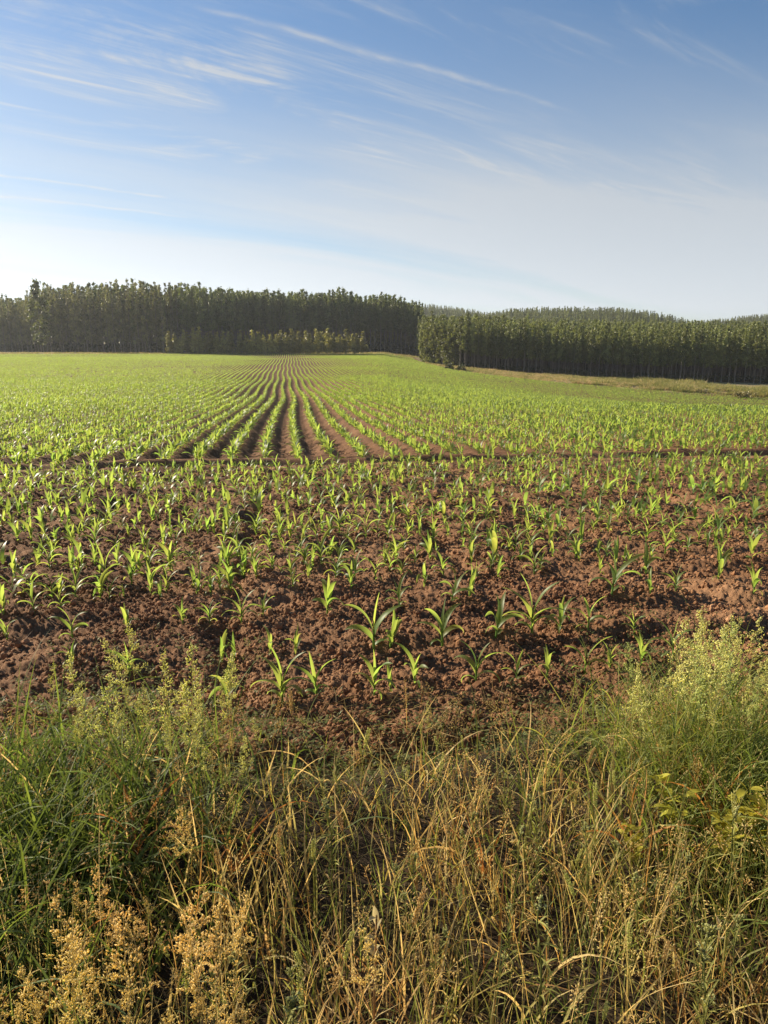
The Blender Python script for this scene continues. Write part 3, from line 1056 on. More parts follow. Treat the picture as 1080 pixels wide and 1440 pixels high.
def undergrowth():
    pr = [proto(bush_mesh(320 + i, c, 260)) for i, c in enumerate([(.055, .065, .03), (.075, .085, .035), (.045, .055, .026)])]
    n = 5200
    x1 = rng.uniform(-270, 18, n); y1 = np.where(x1 < -88, 299 + (-88 - x1) * .53, 342) + rng.exponential(16, n) + .5
    m = 3400
    x2 = rng.uniform(16, 170, m); y2 = np.interp(x2, [14, 26, 46, 72, 114, 160], [262, 243, 237, 230, 219, 210]) + rng.exponential(12, m) + 2.5
    x = np.concatenate([x1, x2]); y = np.concatenate([y1, y2]); k = len(x)
    sc = np.concatenate([rng.uniform(1.2, 3.2, n) * (1 + .6 * (y1 > 352) * (x1 > -83)), rng.uniform(.7, 1.6, m)])
    scatter('undergrowth', np.column_stack([x, y, H(x, y) - .1]), np.column_stack([np.zeros((k, 2)), rng.uniform(0, 6.28, k)]), sc, rng.integers(0, 3, k), pr,
            'dark undergrowth between the trunks at the foot of the woods', 'undergrowth')


undergrowth()


def rough_strip():
    """tall dry grass between the right edge of the field and the wood, and the strip along the far edge"""
    pr = []
    for k in range(5):
        g = Geo(); n = 46
        b = np.column_stack([rng.normal(0, .28, n), rng.normal(0, .28, n), np.full(n, -.03)])
        c = np.array([(.40, .32, .17), (.28, .27, .11), (.46, .38, .23), (.21, .23, .08), (.34, .27, .14)][k]) * rng.uniform(.8, 1.2, (n, 1))
        strips(g, b, rng.uniform(0, 6.28, n), rng.uniform(.9, 1.5, n), rng.uniform(.2, 1.2, n), rng.uniform(.4, .95, n), rng.uniform(.03, .06, n), c, 3)
        pr.append(proto(g.mesh('rough_tuft', m_dry, False)))
    n = 60000
    y = rng.uniform(95, 292, n)
    off = rng.uniform(0, 70, n)
    fr0 = field_right(np.zeros(n), y)
    x = fr0 + off
    lim = np.interp(x, [12, 26, 46, 72, 114, 160], [258, 240, 234, 227, 216, 207])
    ok = (x < .6 * y + 5) & (y < lim) & (off > .3)
    x, y = x[ok], y[ok]
    kp = rng.random(len(x)) < .25 + .75 * smooth(-.2, .3, noise(x * .12, y * .12, 66))
    x, y = x[kp], y[kp]
    s1 = np.clip(rng.normal(.85, .25, len(x)), .3, 1.5) * (1 + .5 * noise(x * .1, y * .1, 67)) * np.interp(x, [14, 60, 90], [.6, .9, 1.5])
    n2 = 9000
    x2 = rng.uniform(-200, 14, n2); y2 = rng.uniform(280, 330, n2)
    s_ = x2 * ROW[0] + y2 * ROW[1]
    ok = (s_ > 292) & (s_ < 312)
    x2, y2 = x2[ok], y2[ok]
    X = np.concatenate([x, x2]); Y = np.concatenate([y, y2]); S = np.concatenate([s1, rng.uniform(.4, .9, len(x2))])
    k = len(X)
    idx = np.clip(np.floor(2 + 1.6 * noise(X * .06, Y * .06, 68) + rng.normal(0, 1.1, k)), 0, 4)
    gr = (rng.random(k) < smooth(48, 70, X) * .75) | ((X < 30) & (rng.random(k) < .5))
    idx = np.where(gr, np.where(rng.random(k) < .6, 1, 3), idx)
    scatter('rough_grass', np.column_stack([X, Y, H(X, Y)]), np.column_stack([np.zeros((k, 2)), rng.uniform(0, 6.28, k)]), S, idx, pr,
            'strip of tall dry rough grass between the crop and the woods', 'grass')


rough_strip()


# ------------------------------------------------------------------ the verge in front
STRAW = np.array([(.50, .34, .12), (.58, .43, .19), (.38, .23, .08), (.66, .52, .27), (.26, .14, .055), (.44, .38, .13)])
GREEN = np.array([(.095, .135, .034), (.125, .170, .042), (.165, .20, .052), (.090, .125, .048), (.22, .23, .07)])


def vx(n, x0, x1, s0, s1):
    x = rng.uniform(x0, x1, n); s = rng.uniform(s0, s1, n)
    y = (s - x * ROW[0]) / ROW[1]
    return x, y


def pick(pal, n, v=.2):
    return pal[rng.integers(0, len(pal), n)] * rng.uniform(1 - v, 1 + v, (n, 1))


def verge_density(x, y):
    s = x * ROW[0] + y * ROW[1]
    side = np.maximum(smooth(-.55, -1.2, x), 0)
    return s


def dry_grass():
    g = Geo()
    n = 13000
    x, y = vx(n, -3.0, 3.0, .75, 3.2)
    s = x * ROW[0] + y * ROW[1]
    wob = .26 * noise(x * 1.3, x * 0 + 4, 101) + .16 * noise(x * 4.3, y * 4.3, 108)
    side_ = np.clip((np.abs(x + .05) - .75) / .7, 0, 1)
    d = 1 - smooth(1.95 + wob + .42 * side_, 2.68 + wob + .28 * side_, s)
    d *= .18 + .82 * smooth(-.2, .25, noise(x * 3.2, y * 3.2, 102))
    k = rng.random(n) < d
    x, y, s = x[k], y[k], s[k]; n = len(x)
    z = H(x, y) - .01
    clump = noise(x * 5, y * 5, 103)
    L = np.clip(rng.normal(.215, .075, n) * (1 + .5 * clump), .06, .5) * np.interp(s, [1, 1.8, 2.4, 2.9], [1.15, 1.0, .75, .5])
    grn = noise(x * 1.7, y * 1.7, 104) + .35 * smooth(.2, 1.2, np.abs(x)) + rng.normal(0, .25, n)
    C = np.where((grn > .50)[:, None], pick(GREEN, n), pick(STRAW, n, .3))
    C = np.where((np.abs(x - .05) < .8)[:, None] & (s > 1.5)[:, None] & (grn < .50)[:, None], C * np.array([1.08, 1.04, .92]), C)
    strips(g, np.column_stack([x, y, z]), rng.uniform(0, 6.28, n), rng.uniform(.95, 1.54, n), rng.uniform(-.2, 1.5, n), L, rng.uniform(.0022, .0060, n), C, 5,
           twist=rng.uniform(-2, 2, n), side=rng.uniform(-.9, .9, n), tipcol=None)
    # broad blades, straw, olive and rusty
    n = 2600
    x, y = vx(n, -2.6, 2.6, .85, 2.75)
    s = x * ROW[0] + y * ROW[1]
    k = rng.random(n) < (1 - smooth(2.2, 2.75, s)) * (.2 + .8 * smooth(-.1, .25, noise(x * 2.7, y * 2.7, 107)))
    x, y = x[k], y[k]; n = len(x)
    pal = np.array([(.50, .36, .13), (.30, .29, .09), (.40, .24, .09), (.24, .27, .07), (.60, .47, .22), (.16, .20, .05)])
    C = pick(pal, n, .2)
    strips(g, np.column_stack([x, y, H(x, y) - .01]), rng.uniform(0, 6.28, n), rng.uniform(1.05, 1.54, n), np.abs(rng.normal(.5, .8, n)), np.clip(rng.normal(.26, .07, n), .1, .5),
           rng.uniform(.005, .0105, n), C, 7, fold=.3, twist=rng.uniform(-2.2, 2.2, n), side=rng.uniform(-.8, .8, n), tipcol=(.62, .48, .24))
    n = 2600
    x, y = vx(n, -1.9, 1.9, .9, 1.75)
    k = rng.random(n) < .15 + .85 * smooth(-.15, .25, noise(x * 4.1, y * 4.1, 109))
    x, y = x[k], y[k]; n = len(x)
    pal = np.array([(.46, .36, .15), (.22, .26, .07), (.30, .30, .10), (.16, .20, .05), (.54, .44, .21)])
    strips(g, np.column_stack([x, y, H(x, y) - .01]), rng.uniform(0, 6.28, n), rng.uniform(1.3, 1.56, n), rng.uniform(0, .7, n), np.clip(rng.normal(.27, .07, n), .1, .45),
           rng.uniform(.002, .0045, n), pick(pal, n, .25), 6, side=rng.uniform(-.5, .5, n))
    # fine fallen litter
    n = 6000
    x, y = vx(n, -2.8, 2.8, .8, 3.1)
    z = H(x, y) + rng.uniform(.0, .10, n)
    strips(g, np.column_stack([x, y, z]), rng.uniform(0, 6.28, n), rng.normal(.1, .3, n), rng.normal(.2, .5, n), rng.uniform(.06, .26, n), rng.uniform(.0015, .004, n),
           pick(STRAW, n, .35) * .5, 3, twist=rng.uniform(-2, 2, n), side=rng.uniform(-.9, .9, n))
    o = link('dry_grass', g.mesh('dry_grass', m_dry))
    tag(o, 'dry golden grass and litter filling the verge below the field', 'grass', None, 'stuff')


dry_grass()


def seeding():
    """thin straw stems with small open seed heads, too many to count"""
    g = Geo()
    n = 1500
    x, y = vx(n, -2.8, 2.8, .85, 2.85)
    s = x * ROW[0] + y * ROW[1]
    k = rng.random(n) < (.35 + .65 * smooth(-.1, .4, noise(x * 1.9, y * 1.9, 111) + .4 * smooth(-.2, -.9, x) * smooth(2.2, 1.4, s)))
    x, y, s = x[k], y[k], s[k]; n = len(x)
    z = H(x, y)
    L = np.clip(rng.normal(.33, .08, n), .15, .55) * np.interp(s, [1, 2.0, 2.6, 3.1], [1., .9, .7, .5]) * np.interp(np.abs(x), [0, .8, 1.3], [.85, 1, 1.1])
    C = pick(STRAW, n, .25)
    P = strips(g, np.column_stack([x, y, z]), rng.uniform(0, 6.28, n), rng.uniform(1.2, 1.55, n), rng.uniform(0, .8, n), L, rng.uniform(.0016, .0026, n), C, 6, wshape='stem')
    ns = 34
    u = rng.uniform(.66, 1.0, (n, ns))
    fi = u * 6; i0 = np.clip(fi.astype(int), 0, 5); fr = (fi - i0)[..., None]
    rows = np.arange(n)[:, None]
    base = P[rows, i0] * (1 - fr) + P[rows, i0 + 1] * fr
    open_ = rng.uniform(.006, .03, (n, 1)) * (1.05 - (u - .66) / .34 * .8)
    dirs = rng.normal(size=(n, ns, 3)) * np.array([1, 1, .5]) + [0, 0, .55]
    cen = base + dirs * open_[..., None]
    Cs = np.repeat(((C * .45 + np.array([.30, .26, .13])) * rng.uniform(.85, 1.2, (n, 1)))[:, None], ns, 1).reshape(-1, 3)
    spikelets(g, cen.reshape(-1, 3), dirs.reshape(-1, 3), rng.uniform(.006, .014, n * ns), rng.uniform(.002, .0042, n * ns), Cs)
    o = link('seeding_grass', g.mesh('seeding_grass', m_dry))
    tag(o, 'thin straw stems with open seed heads through the dry verge', 'grass', None, 'stuff')


seeding()


def green_grass():
    g = Geo()
    def patch(n, cx, cs, rx, rs, Lm, Lsd, pal, w0, w1, dr0=.3, dr1=2.0):
        x = rng.normal(cx, rx, n); s = rng.normal(cs, rs, n)
        s = np.minimum(s, 2.75 + rng.random(n) * .15)
        y = (s - x * ROW[0]) / ROW[1]
        ok = y > .75
        x, y, s = x[ok], y[ok], s[ok]; n = len(x)
        # blades spring from tufts
        tx = np.round(x / .09) * .09; ty = np.round(y / .09) * .09
        x = tx + (x - tx) * .45 + .03 * noise(tx * 9, ty * 9, 5); y = ty + (y - ty) * .45
        z = H(x, y) - .01
        L = np.clip(rng.normal(Lm, Lsd, n), .1, .85)
        strips(g, np.column_stack([x, y, z]), rng.uniform(0, 6.28, n), rng.uniform(.95, 1.5, n), rng.uniform(dr0, dr1, n), L, rng.uniform(w0, w1, n), pick(pal, n, .25), 7,
               fold=.25, twist=rng.uniform(-1.6, 1.6, n), side=rng.uniform(-.6, .6, n))
    patch(1400, -1.16, 2.0, .28, .34, .40, .12, GREEN[[0, 1, 3]], .005, .012)
    patch(700, -1.55, 1.9, .25, .35, .45, .10, GREEN[[0, 3]], .005, .010)
    patch(1500, 1.32, 2.25, .26, .30, .36, .11, GREEN[[1, 2, 4]], .004, .008)
    patch(700, 1.45, 1.8, .3, .3, .34, .10, GREEN[[1, 2, 4]], .003, .007)
    patch(600, .1, 1.9, .9, .4, .22, .07, GREEN[[2, 4, 1]], .003, .007)
    patch(450, -2.3, 2.0, .4, .5, .42, .12, GREEN, .004, .008)
    patch(450, 2.4, 2.2, .4, .5, .42, .12, GREEN, .004, .008)
    o = link('green_grass', g.mesh('green_grass', m_grass))
    tag(o, 'lush green grass blades arching at both sides of the verge', 'grass', None, 'stuff')


green_grass()


def ground_weeds():
    """small pale-leaved weeds creeping over the soil edge"""
    g = Geo()
    spots = [(-1.25, 3.2, .35, .5, 520), (-1.0, 2.7, .4, .3, 420), (1.55, 3.2, .35, .5, 420), (.1, 2.6, .8, .15, 260), (.7, 2.75, .5, .15, 200), (-.35, 2.8, .5, .2, 120), (1.2, 2.7, .4, .3, 300)]
    for cx, cs, rx, rs, n in spots:
        x = rng.normal(cx, rx, n); s = rng.normal(cs, rs, n); y = (s - x * ROW[0]) / ROW[1]
        z = H(x, y)
        for q in range(7):
            a = rng.uniform(0, 6.28, n); d = rng.uniform(.0, .02, n)
            strips(g, np.column_stack([x + d * np.cos(a), y + d * np.sin(a), z + rng.uniform(0, .05, n)]), a, rng.uniform(-.1, 1.0, n), rng.uniform(.2, 1.0, n),
                   rng.uniform(.012, .028, n), rng.uniform(.005, .011, n), pick(np.array([(.17, .20, .08), (.22, .22, .10), (.13, .17, .06)]), n, .25), 2, wshape='oval')
    o = link('ground_cover', g.mesh('ground_cover', m_grass))
    tag(o, 'small pale leaved weeds creeping over the soil along the verge', 'weeds', None, 'stuff')


ground_weeds()


# ---- countable verge plants
def panicle_parts(seed, h=.7, pal=0, dense=150, spread=.045, nleaf=4):
    r = np.random.default_rng(seed)
    cs = [np.array([.56, .56, .29]), np.array([.62, .52, .28]), np.array([.46, .50, .24])][pal]
    st = Geo(); hd = Geo(); lf = Geo()
    n = 10
    zz = np.linspace(0, 1, n); lean = r.uniform(.02, .10) * h; a = r.uniform(0, 6.28)
    pts = np.column_stack([np.cos(a) * lean * zz ** 2, np.sin(a) * lean * zz ** 2, zz * h - .01])
    tube(st, pts, np.linspace(.0016, .0006, n), 5, cs * .75)
    L0 = .62
    nb = 22
    for i in range(nb):
        f = i / nb; u = L0 + (1 - L0) * f
        p = np.array([np.interp(u, zz, pts[:, j]) for j in range(3)])
        b = r.uniform(0, 6.28); ln = spread * (1.1 - f) * r.uniform(.5, 1.3) * (h / .7)
        e = p + np.array([math.cos(b) * ln, math.sin(b) * ln, ln * r.uniform(.2, .9)])
        tube(st, np.stack([p, e]), [.0006, .0004], 3, cs * .8, cap=False)
        m = max(3, int(dense / nb * (1.3 - .7 * f)))
        c = p + (e - p) * r.uniform(.25, 1.05, (m, 1)) + r.normal(0, .005, (m, 3))
        spikelets(hd, c, r.normal(size=(m, 3)) * .6 + (e - p) / (ln + 1e-6) + [0, 0, .4], r.uniform(.007, .014, m), r.uniform(.003, .0058, m), cs * r.uniform(.75, 1.35, (m, 1)))
    m = nleaf
    bz = r.uniform(.05, .5, m) * h
    base = np.column_stack([np.interp(bz / h, zz, pts[:, 0]), np.interp(bz / h, zz, pts[:, 1]), bz])
    strips(lf, base, r.uniform(0, 6.28, m), r.uniform(.8, 1.3, m), r.uniform(.4, 1.8, m), r.uniform(.12, .26, m), r.uniform(.003, .006, m), np.array([.12, .15, .045]) * r.uniform(.7, 1.3, (m, 1)), 6, fold=.2, twist=r.uniform(-1, 1, m))
    return [('stem', st.mesh('stem', m_grass)), ('seed_head', hd.mesh('seed_head', m_grass)), ('leaf_blades', lf.mesh('leaf_blades', m_grass))]


def fleabane_parts(seed, h=.42):
    """upright weed: leafy stem, narrow leaves all the way up, a cluster of pale woolly buds on top"""
    r = np.random.default_rng(seed)
    st = Geo(); lf = Geo(); bd = Geo()
    n = 9; zz = np.linspace(0, 1, n); a = r.uniform(0, 6.28); lean = r.uniform(.0, .07)
    wig = np.cumsum(r.normal(0, .004, n))
    pts = np.column_stack([np.cos(a) * lean * zz ** 2 + wig, np.sin(a) * lean * zz ** 2, zz * h - .01])
    tube(st, pts, np.linspace(.0030, .0015, n), 6, (.15, .165, .06))
    m = 34
    u = np.sort(r.uniform(.08, .97, m)); az = np.arange(m) * 2.4 + r.normal(0, .3, m)
    base = np.column_stack([np.interp(u, zz, pts[:, j]) for j in range(3)])
    dry = (u < .45)[:, None] & (r.random((m, 1)) < .6)
    C = np.where(dry, np.array([[.42, .30, .12]]), np.array([[.32, .32, .10]])) * r.uniform(.75, 1.3, (m, 1))
    strips(lf, base, az, r.uniform(.3, 1.1, m), np.where(u < .45, r.uniform(1., 2.4, m), r.uniform(.1, 1.2, m)), (.030 + .035 * np.sin(np.pi * (u * .85 + .1))) * r.uniform(.7, 1.2, m), r.uniform(.003, .006, m), C, 5, fold=.3, wshape='oval', twist=r.uniform(-.8, .8, m))
    top = pts[-1]
    nb = r.integers(7, 14)
    for i in range(nb):
        b = r.uniform(0, 6.28); rr = r.uniform(0, .020); c = top + np.array([math.cos(b) * rr, math.sin(b) * rr, r.uniform(-.02, .016)])
        tube(st, np.stack([top - [0, 0, .03], c]), [.0010, .0008], 4, (.17, .19, .08), cap=False)
        q = 14
        d = r.normal(size=(q, 3)) + [0, 0, .8]
        spikelets(bd, np.repeat(c[None], q, 0), d, r.uniform(.004, .008, q), r.uniform(.002, .0036, q), np.array([.46, .47, .26]) * r.uniform(.8, 1.3, (q, 1)))
    return [('stem', st.mesh('stem', m_grass)), ('leaves', lf.mesh('leaves', m_grass)), ('bud_cluster', bd.mesh('bud_cluster', m_grass))]


def spike_parts(seed, h=.42, col=(.44, .45, .20), sl=.09):
    """grass with a single dense foxtail spike"""
    r = np.random.default_rng(seed)
    st = Geo(); hd = Geo()
    n = 8; zz = np.linspace(0, 1, n); a = r.uniform(0, 6.28); lean = r.uniform(.02, .08)
    pts = np.column_stack([np.cos(a) * lean * zz ** 2, np.sin(a) * lean * zz ** 2, zz * h - .01])
    tube(st, pts, np.linspace(.0016, .0008, n), 5, np.array(col) * .8)
    m = 170
    u = 1 - sl / h * r.random(m) ** .9
    p = np.column_stack([np.interp(u, zz, pts[:, j]) for j in range(3)])
    f = (1 - u) / (sl / h); rad = .0060 * np.sin(np.pi * np.clip(f * .85 + .12, 0, 1)) + .001
    b = r.uniform(0, 6.28, m)
    d = np.column_stack([np.cos(b), np.sin(b), np.full(m, 1.1)])
    spikelets(hd, p + d * np.array([1, 1, 0]) * rad[:, None] * .5, d, r.uniform(.007, .011, m), r.uniform(.002, .0032, m), np.array(col) * r.uniform(.75, 1.35, (m, 1)))
    k = 3
    strips(st, np.column_stack([np.zeros((k, 2)), r.uniform(.03, .2, k)]), r.uniform(0, 6.28, k), r.uniform(.9, 1.3, k), r.uniform(.5, 1.8, k), r.uniform(.10, .2, k), .004, np.array([.16, .16, .05]), 5, fold=.2)
    return [('stem', st.mesh('stem', m_grass)), ('seed_spike', hd.mesh('seed_spike', m_grass))]


def yellow_parts(seed, h=.26):
    r = np.random.default_rng(seed)
    st = Geo(); lf = Geo()
    for k in range(3):
        a = r.uniform(0, 6.28); e = np.array([math.cos(a) * .07, math.sin(a) * .07, h * r.uniform(.75, 1.05)])
        pts = np.stack([[0, 0, -.01], e * [.35, .35, .55], e])
        tube(st, pts, [.0022, .0016, .001], 5, (.20, .20, .06))
        m = 9
        u = r.uniform(.3, 1, m)
        b = np.column_stack([np.interp(u, [0, .5, 1], pts[:, j]) for j in range(3)])
        strips(lf, b, r.uniform(0, 6.28, m), r.uniform(-.1, .9, m), r.uniform(.2, 1.3, m), r.uniform(.035, .065, m), r.uniform(.014, .026, m), np.array([.36, .33, .05]) * r.uniform(.7, 1.2, (m, 1)), 5, fold=.3, wshape='oval', twist=r.uniform(-.5, .5, m))
    return [('stem', st.mesh('stem', m_grass)), ('leaves', lf.mesh('leaves', m_grass))]


def pod_parts(seed, h=.34):
    r = np.random.default_rng(seed)
    st = Geo(); lf = Geo()
    pts = np.array([[0, 0, -.01], [.006, 0, h * .4], [.004, .004, h * .8]])
    tube(st, pts, [.0022, .0018, .0014], 6, (.30, .20, .11))
    m = 6
    b = np.repeat(pts[-1:], m, 0) - np.column_stack([np.zeros((m, 2)), r.uniform(0, .08, m)])
    strips(lf, b, np.arange(m) * 1.1 + r.normal(0, .3, m), r.uniform(.5, 1.3, m), r.uniform(-.2, .5, m), r.uniform(.018, .03, m), r.uniform(.007, .011, m), np.array([.42, .36, .22]) * r.uniform(.85, 1.15, (m, 1)), 5, fold=.5, wshape='oval')
    return [('stem', st.mesh('stem', m_grass)), ('seed_pods', lf.mesh('seed_pods', m_dry))]


def dock_parts(seed, h=.3):
    """broad rusty dead blades"""
    r = np.random.default_rng(seed)
    lf = Geo(); m = 7
    strips(lf, np.zeros((m, 3)), r.uniform(0, 6.28, m), r.uniform(1.0, 1.45, m), r.uniform(.6, 2.6, m), h * r.uniform(.7, 1.3, m), r.uniform(.007, .012, m), np.array([(.34, .15, .05)]) * r.uniform(.7, 1.3, (m, 1)), 8, fold=.3, twist=r.uniform(-2.5, 2.5, m), side=r.uniform(-1, 1, m))
    return [('blades', lf.mesh('blades', m_dry))]


PROTO = {}


def verge_plant(name, key, maker, n_var, x, y, scale, label, cat, group=None, tilt=.06):
    k = int(rng.integers(0, n_var))
    if (key, k) not in PROTO:
        PROTO[(key, k)] = maker(k)
    parts = PROTO[(key, k)]
    r = empty(name, (x, y, float(H(x, y))), (rng.normal(0, tilt), rng.normal(0, tilt), rng.uniform(0, 6.28)), scale)
    for nm, me in parts:
        link(nm, me, r)
    tag(r, label, cat, group, 'thing')
    return r


def ground_at(px_, d):
    """ground point at forward distance d seen in photo column px_"""
    zc = float(H(0., d))
    depth = d * math.cos(PITCH) - zc * math.sin(PITCH)
    return (px_ - 540) / 1000.0 * depth, d


def tip_scale(x, y, tip, h0):
    p = np.array([x, y, float(H(x, y))])
    return float(np.clip(height_for(p, tip), .12, 1.0)) / h0


# tall cream seeding grass: left clump
for i in range(34):
    px_ = rng.normal(205, 62); d = rng.uniform(2.1, 2.85); x, y = ground_at(px_, d)
    tip = rng.uniform(868, 1010) + abs(px_ - 205) * .35
    verge_plant('panicle_grass', 'pan_a', lambda k: panicle_parts(500 + k, pal=0, dense=330, spread=.055), 5, x, y, tip_scale(x, y, tip, .7),
                'tall cream seed headed grass in the clump before the left end of the maize', 'grass plant', 'cream seeding grasses of the left clump')
# right clump
for i in range(48):
    px_ = min(1120, 1010 + rng.normal(0, 75)); d = rng.uniform(2.2, 3.0); x, y = ground_at(px_, d)
    tip = rng.uniform(838, 1000) + max(0, 960 - px_) * .7
    verge_plant('panicle_grass', 'pan_c', lambda k: panicle_parts(520 + k, pal=2 if k % 2 else 0, dense=300, spread=.055), 5, x, y, tip_scale(x, y, tip, .7),
                'tall pale green seeding grass in the thicket at the right edge of the verge', 'grass plant', 'pale green seeding grasses of the right thicket')
# golden heads, bottom left
for i in range(46):
    px_ = rng.normal(165, 105); d = rng.uniform(1.12, 1.85); x, y = ground_at(px_, d)
    tip = rng.uniform(1215, 1400) + abs(px_ - 180) * .15
    verge_plant('panicle_grass', 'pan_b', lambda k: panicle_parts(540 + k, pal=1, dense=360, spread=.06, nleaf=3), 5, x, y, tip_scale(x, y, tip, .7),
                'golden fluffy seed headed grass in the mass at the bottom left of the verge', 'grass plant', 'golden seeding grasses at the bottom left')
# a few on their own
for px_, d, tip, key, lb in ((375, 2.45, 1010, 'pan_a', 'lone pale seeding grass standing against bare soil left of centre'),
                             (235, 1.7, 1140, 'pan_b', 'straw coloured open seed head above the golden mass on the left'),
                             (268, 1.75, 1150, 'pan_b', 'straw coloured seed head just right of its taller twin on the left'),
                             (600, 2.6, 985, 'pan_a', 'thin seeding grass rising in front of the middle maize seedlings'),
                             (530, 1.25, 1300, 'pan_b', 'straw seed head beside the pale winged pods at the bottom centre')):
    x, y = ground_at(px_, d)
    verge_plant('panicle_grass', key, lambda k: panicle_parts(500 + k, dense=240), 5, x, y, tip_scale(x, y, tip, .7), lb, 'grass plant')
# upright fleabane weeds, lower right
FLEA = [(826, 1.75, 1165, 'tall budded weed rising highest right of the bottom centre'), (862, 1.72, 1183, 'upright budded weed just right of the tallest one'),
        (888, 1.55, 1238, 'budded weed with a pale woolly head among the lower right stems'), (760, 1.45, 1300, 'short pale budded weed near the bottom middle'),
        (977, 1.45, 1305, 'pale stemmed budded weed toward the lower right corner'), (985, 1.32, 1385, 'small budded weed in the lower right corner'),
        (685, 1.35, 1350, 'pale headed budded weed at the bottom middle'), (810, 1.35, 1350, 'budded weed with dried lower leaves at the bottom right of centre'),
        (750, 1.95, 1120, 'budded weed with a pale tip in the middle of the verge'), (930, 1.7, 1200, 'leafy budded weed left of the yellow leaved plant'),
        (1062, 1.4, 1290, 'budded weed at the right border of the verge'), (640, 1.9, 1160, 'thin budded weed in the brown grass of the middle verge'),
        (350, 1.4, 1330, 'budded weed among dark stems at the bottom left of centre'), (310, 1.3, 1380, 'short budded weed beside the golden grass mass'),
        (600, 1.45, 1310, 'budded weed right of the pale winged pods'), (900, 2.1, 1075, 'budded weed on the near side of the right thicket'),
        (700, 2.3, 1055, 'small budded weed before the bare soil right of centre'), (560, 1.7, 1210, 'budded weed in the centre of the verge')]
for px_, d, tip, lb in FLEA:
    x, y = ground_at(px_, d)
    verge_plant('budded_weed', 'flea', lambda k: fleabane_parts(600 + k), 6, x, y, tip_scale(x, y, tip, .42), lb, 'weed')
for i in range(38):
    px_ = rng.uniform(560, 1090) if i % 3 else rng.uniform(230, 560); d = rng.uniform(1.2, 2.35); x, y = ground_at(px_, d)
    verge_plant('budded_weed', 'flea', lambda k: fleabane_parts(600 + k), 6, x, y, rng.uniform(.5, .95) * (1.1 if d < 1.8 else .8),
                'small upright weed with woolly buds low among the verge grass', 'weed', 'small budded weeds of the verge')
for i in range(40):
    px_ = rng.uniform(230, 960); d = rng.uniform(1.2, 2.5); x, y = ground_at(px_, d)
    verge_plant('foxtail_grass', 'spg' if i % 3 else 'spb', (lambda k: spike_parts(660 + k)) if i % 3 else (lambda k: spike_parts(640 + k, col=(.44, .33, .18))), 3, x, y, rng.uniform(.55, .95),
                'low foxtail grass with one narrow spike, scattered through the verge', 'grass plant', 'low foxtail grasses of the verge')
# foxtail spikes
SPIKE = [(441, 1.75, 1155, 'pale green foxtail spike standing upright left of centre'), (443, 1.72, 1200, 'shorter foxtail spike below the upright one left of centre'),
         (560, 1.35, 1268, 'brown foxtail spike beside the winged pods at the bottom'), (612, 1.4, 1285, 'second brown foxtail spike right of the winged pods'),
         (515, 2.3, 1035, 'pale foxtail spike at the soil edge in the middle'), (485, 2.2, 1075, 'small foxtail spike at the soil edge left of the middle'),
         (880, 2.5, 985, 'pale foxtail spike beside the right thicket'), (968, 2.4, 985, 'foxtail spike among the pale green grasses on the right'),
         (655, 2.4, 1030, 'thin foxtail spike before the right part of the bare soil'), (1020, 1.8, 1120, 'pale foxtail spike above the yellow leaves on the right'),
         (590, 2.5, 1010, 'straw foxtail spike reaching up to the front maize row')]
for i, (px_, d, tip, lb) in enumerate(SPIKE):
    x, y = ground_at(px_, d)
    br = 'brown' in lb
    verge_plant('foxtail_grass', 'spb' if br else 'spg', (lambda k: spike_parts(640 + k, col=(.44, .33, .18))) if br else (lambda k: spike_parts(660 + k)), 3, x, y, tip_scale(x, y, tip, .42), lb, 'grass plant')
for px_, d, tip, lb in ((950, 2.05, 1090, 'yellow leaved weed at the near foot of the right thicket'), (1000, 1.9, 1115, 'yellow leaved weed between the thicket and the right border'),
                        (1060, 2.0, 1085, 'bright yellow leaved weed at the right border'), (900, 1.95, 1150, 'pale yellow weed left of the other yellow leaved ones')):
    x, y = ground_at(px_, d)
    verge_plant('yellow_leaved_weed', 'yel', lambda k: yellow_parts(680 + k), 3, x, y, tip_scale(x, y, tip, .26), lb, 'weed')
for px_, d, tip, lb in ((525, 1.28, 1272, 'dry weed with pale winged seed pods at the bottom centre'), (1005, 1.5, 1290, 'dry weed with pale winged seed pods at the lower right')):
    x, y = ground_at(px_, d)
    verge_plant('pod_weed', 'pod', lambda k: pod_parts(690 + k), 2, x, y, tip_scale(x, y, tip, .30), lb, 'weed')
for px_, d, tip, lb in ((190, 2.0, 1065, 'rusty dead blades standing in the green grass on the left'), (325, 1.9, 1110, 'rusty dead blades in the brown grass left of centre'),
                        (60, 1.4, 1310, 'curled rusty blades at the bottom left corner'), (890, 2.0, 1085, 'rusty dead blades left of the yellow leaved weeds'),
                        (1000, 2.1, 1055, 'rusty dead blades behind the yellow leaved weeds'), (680, 1.9, 1140, 'curled rusty blades in the middle of the verge')):
    x, y = ground_at(px_, d)
    verge_plant('dead_grass_tuft', 'dock', lambda k: dock_parts(695 + k), 3, x, y, tip_scale(x, y, tip, .30), lb, 'grass plant')

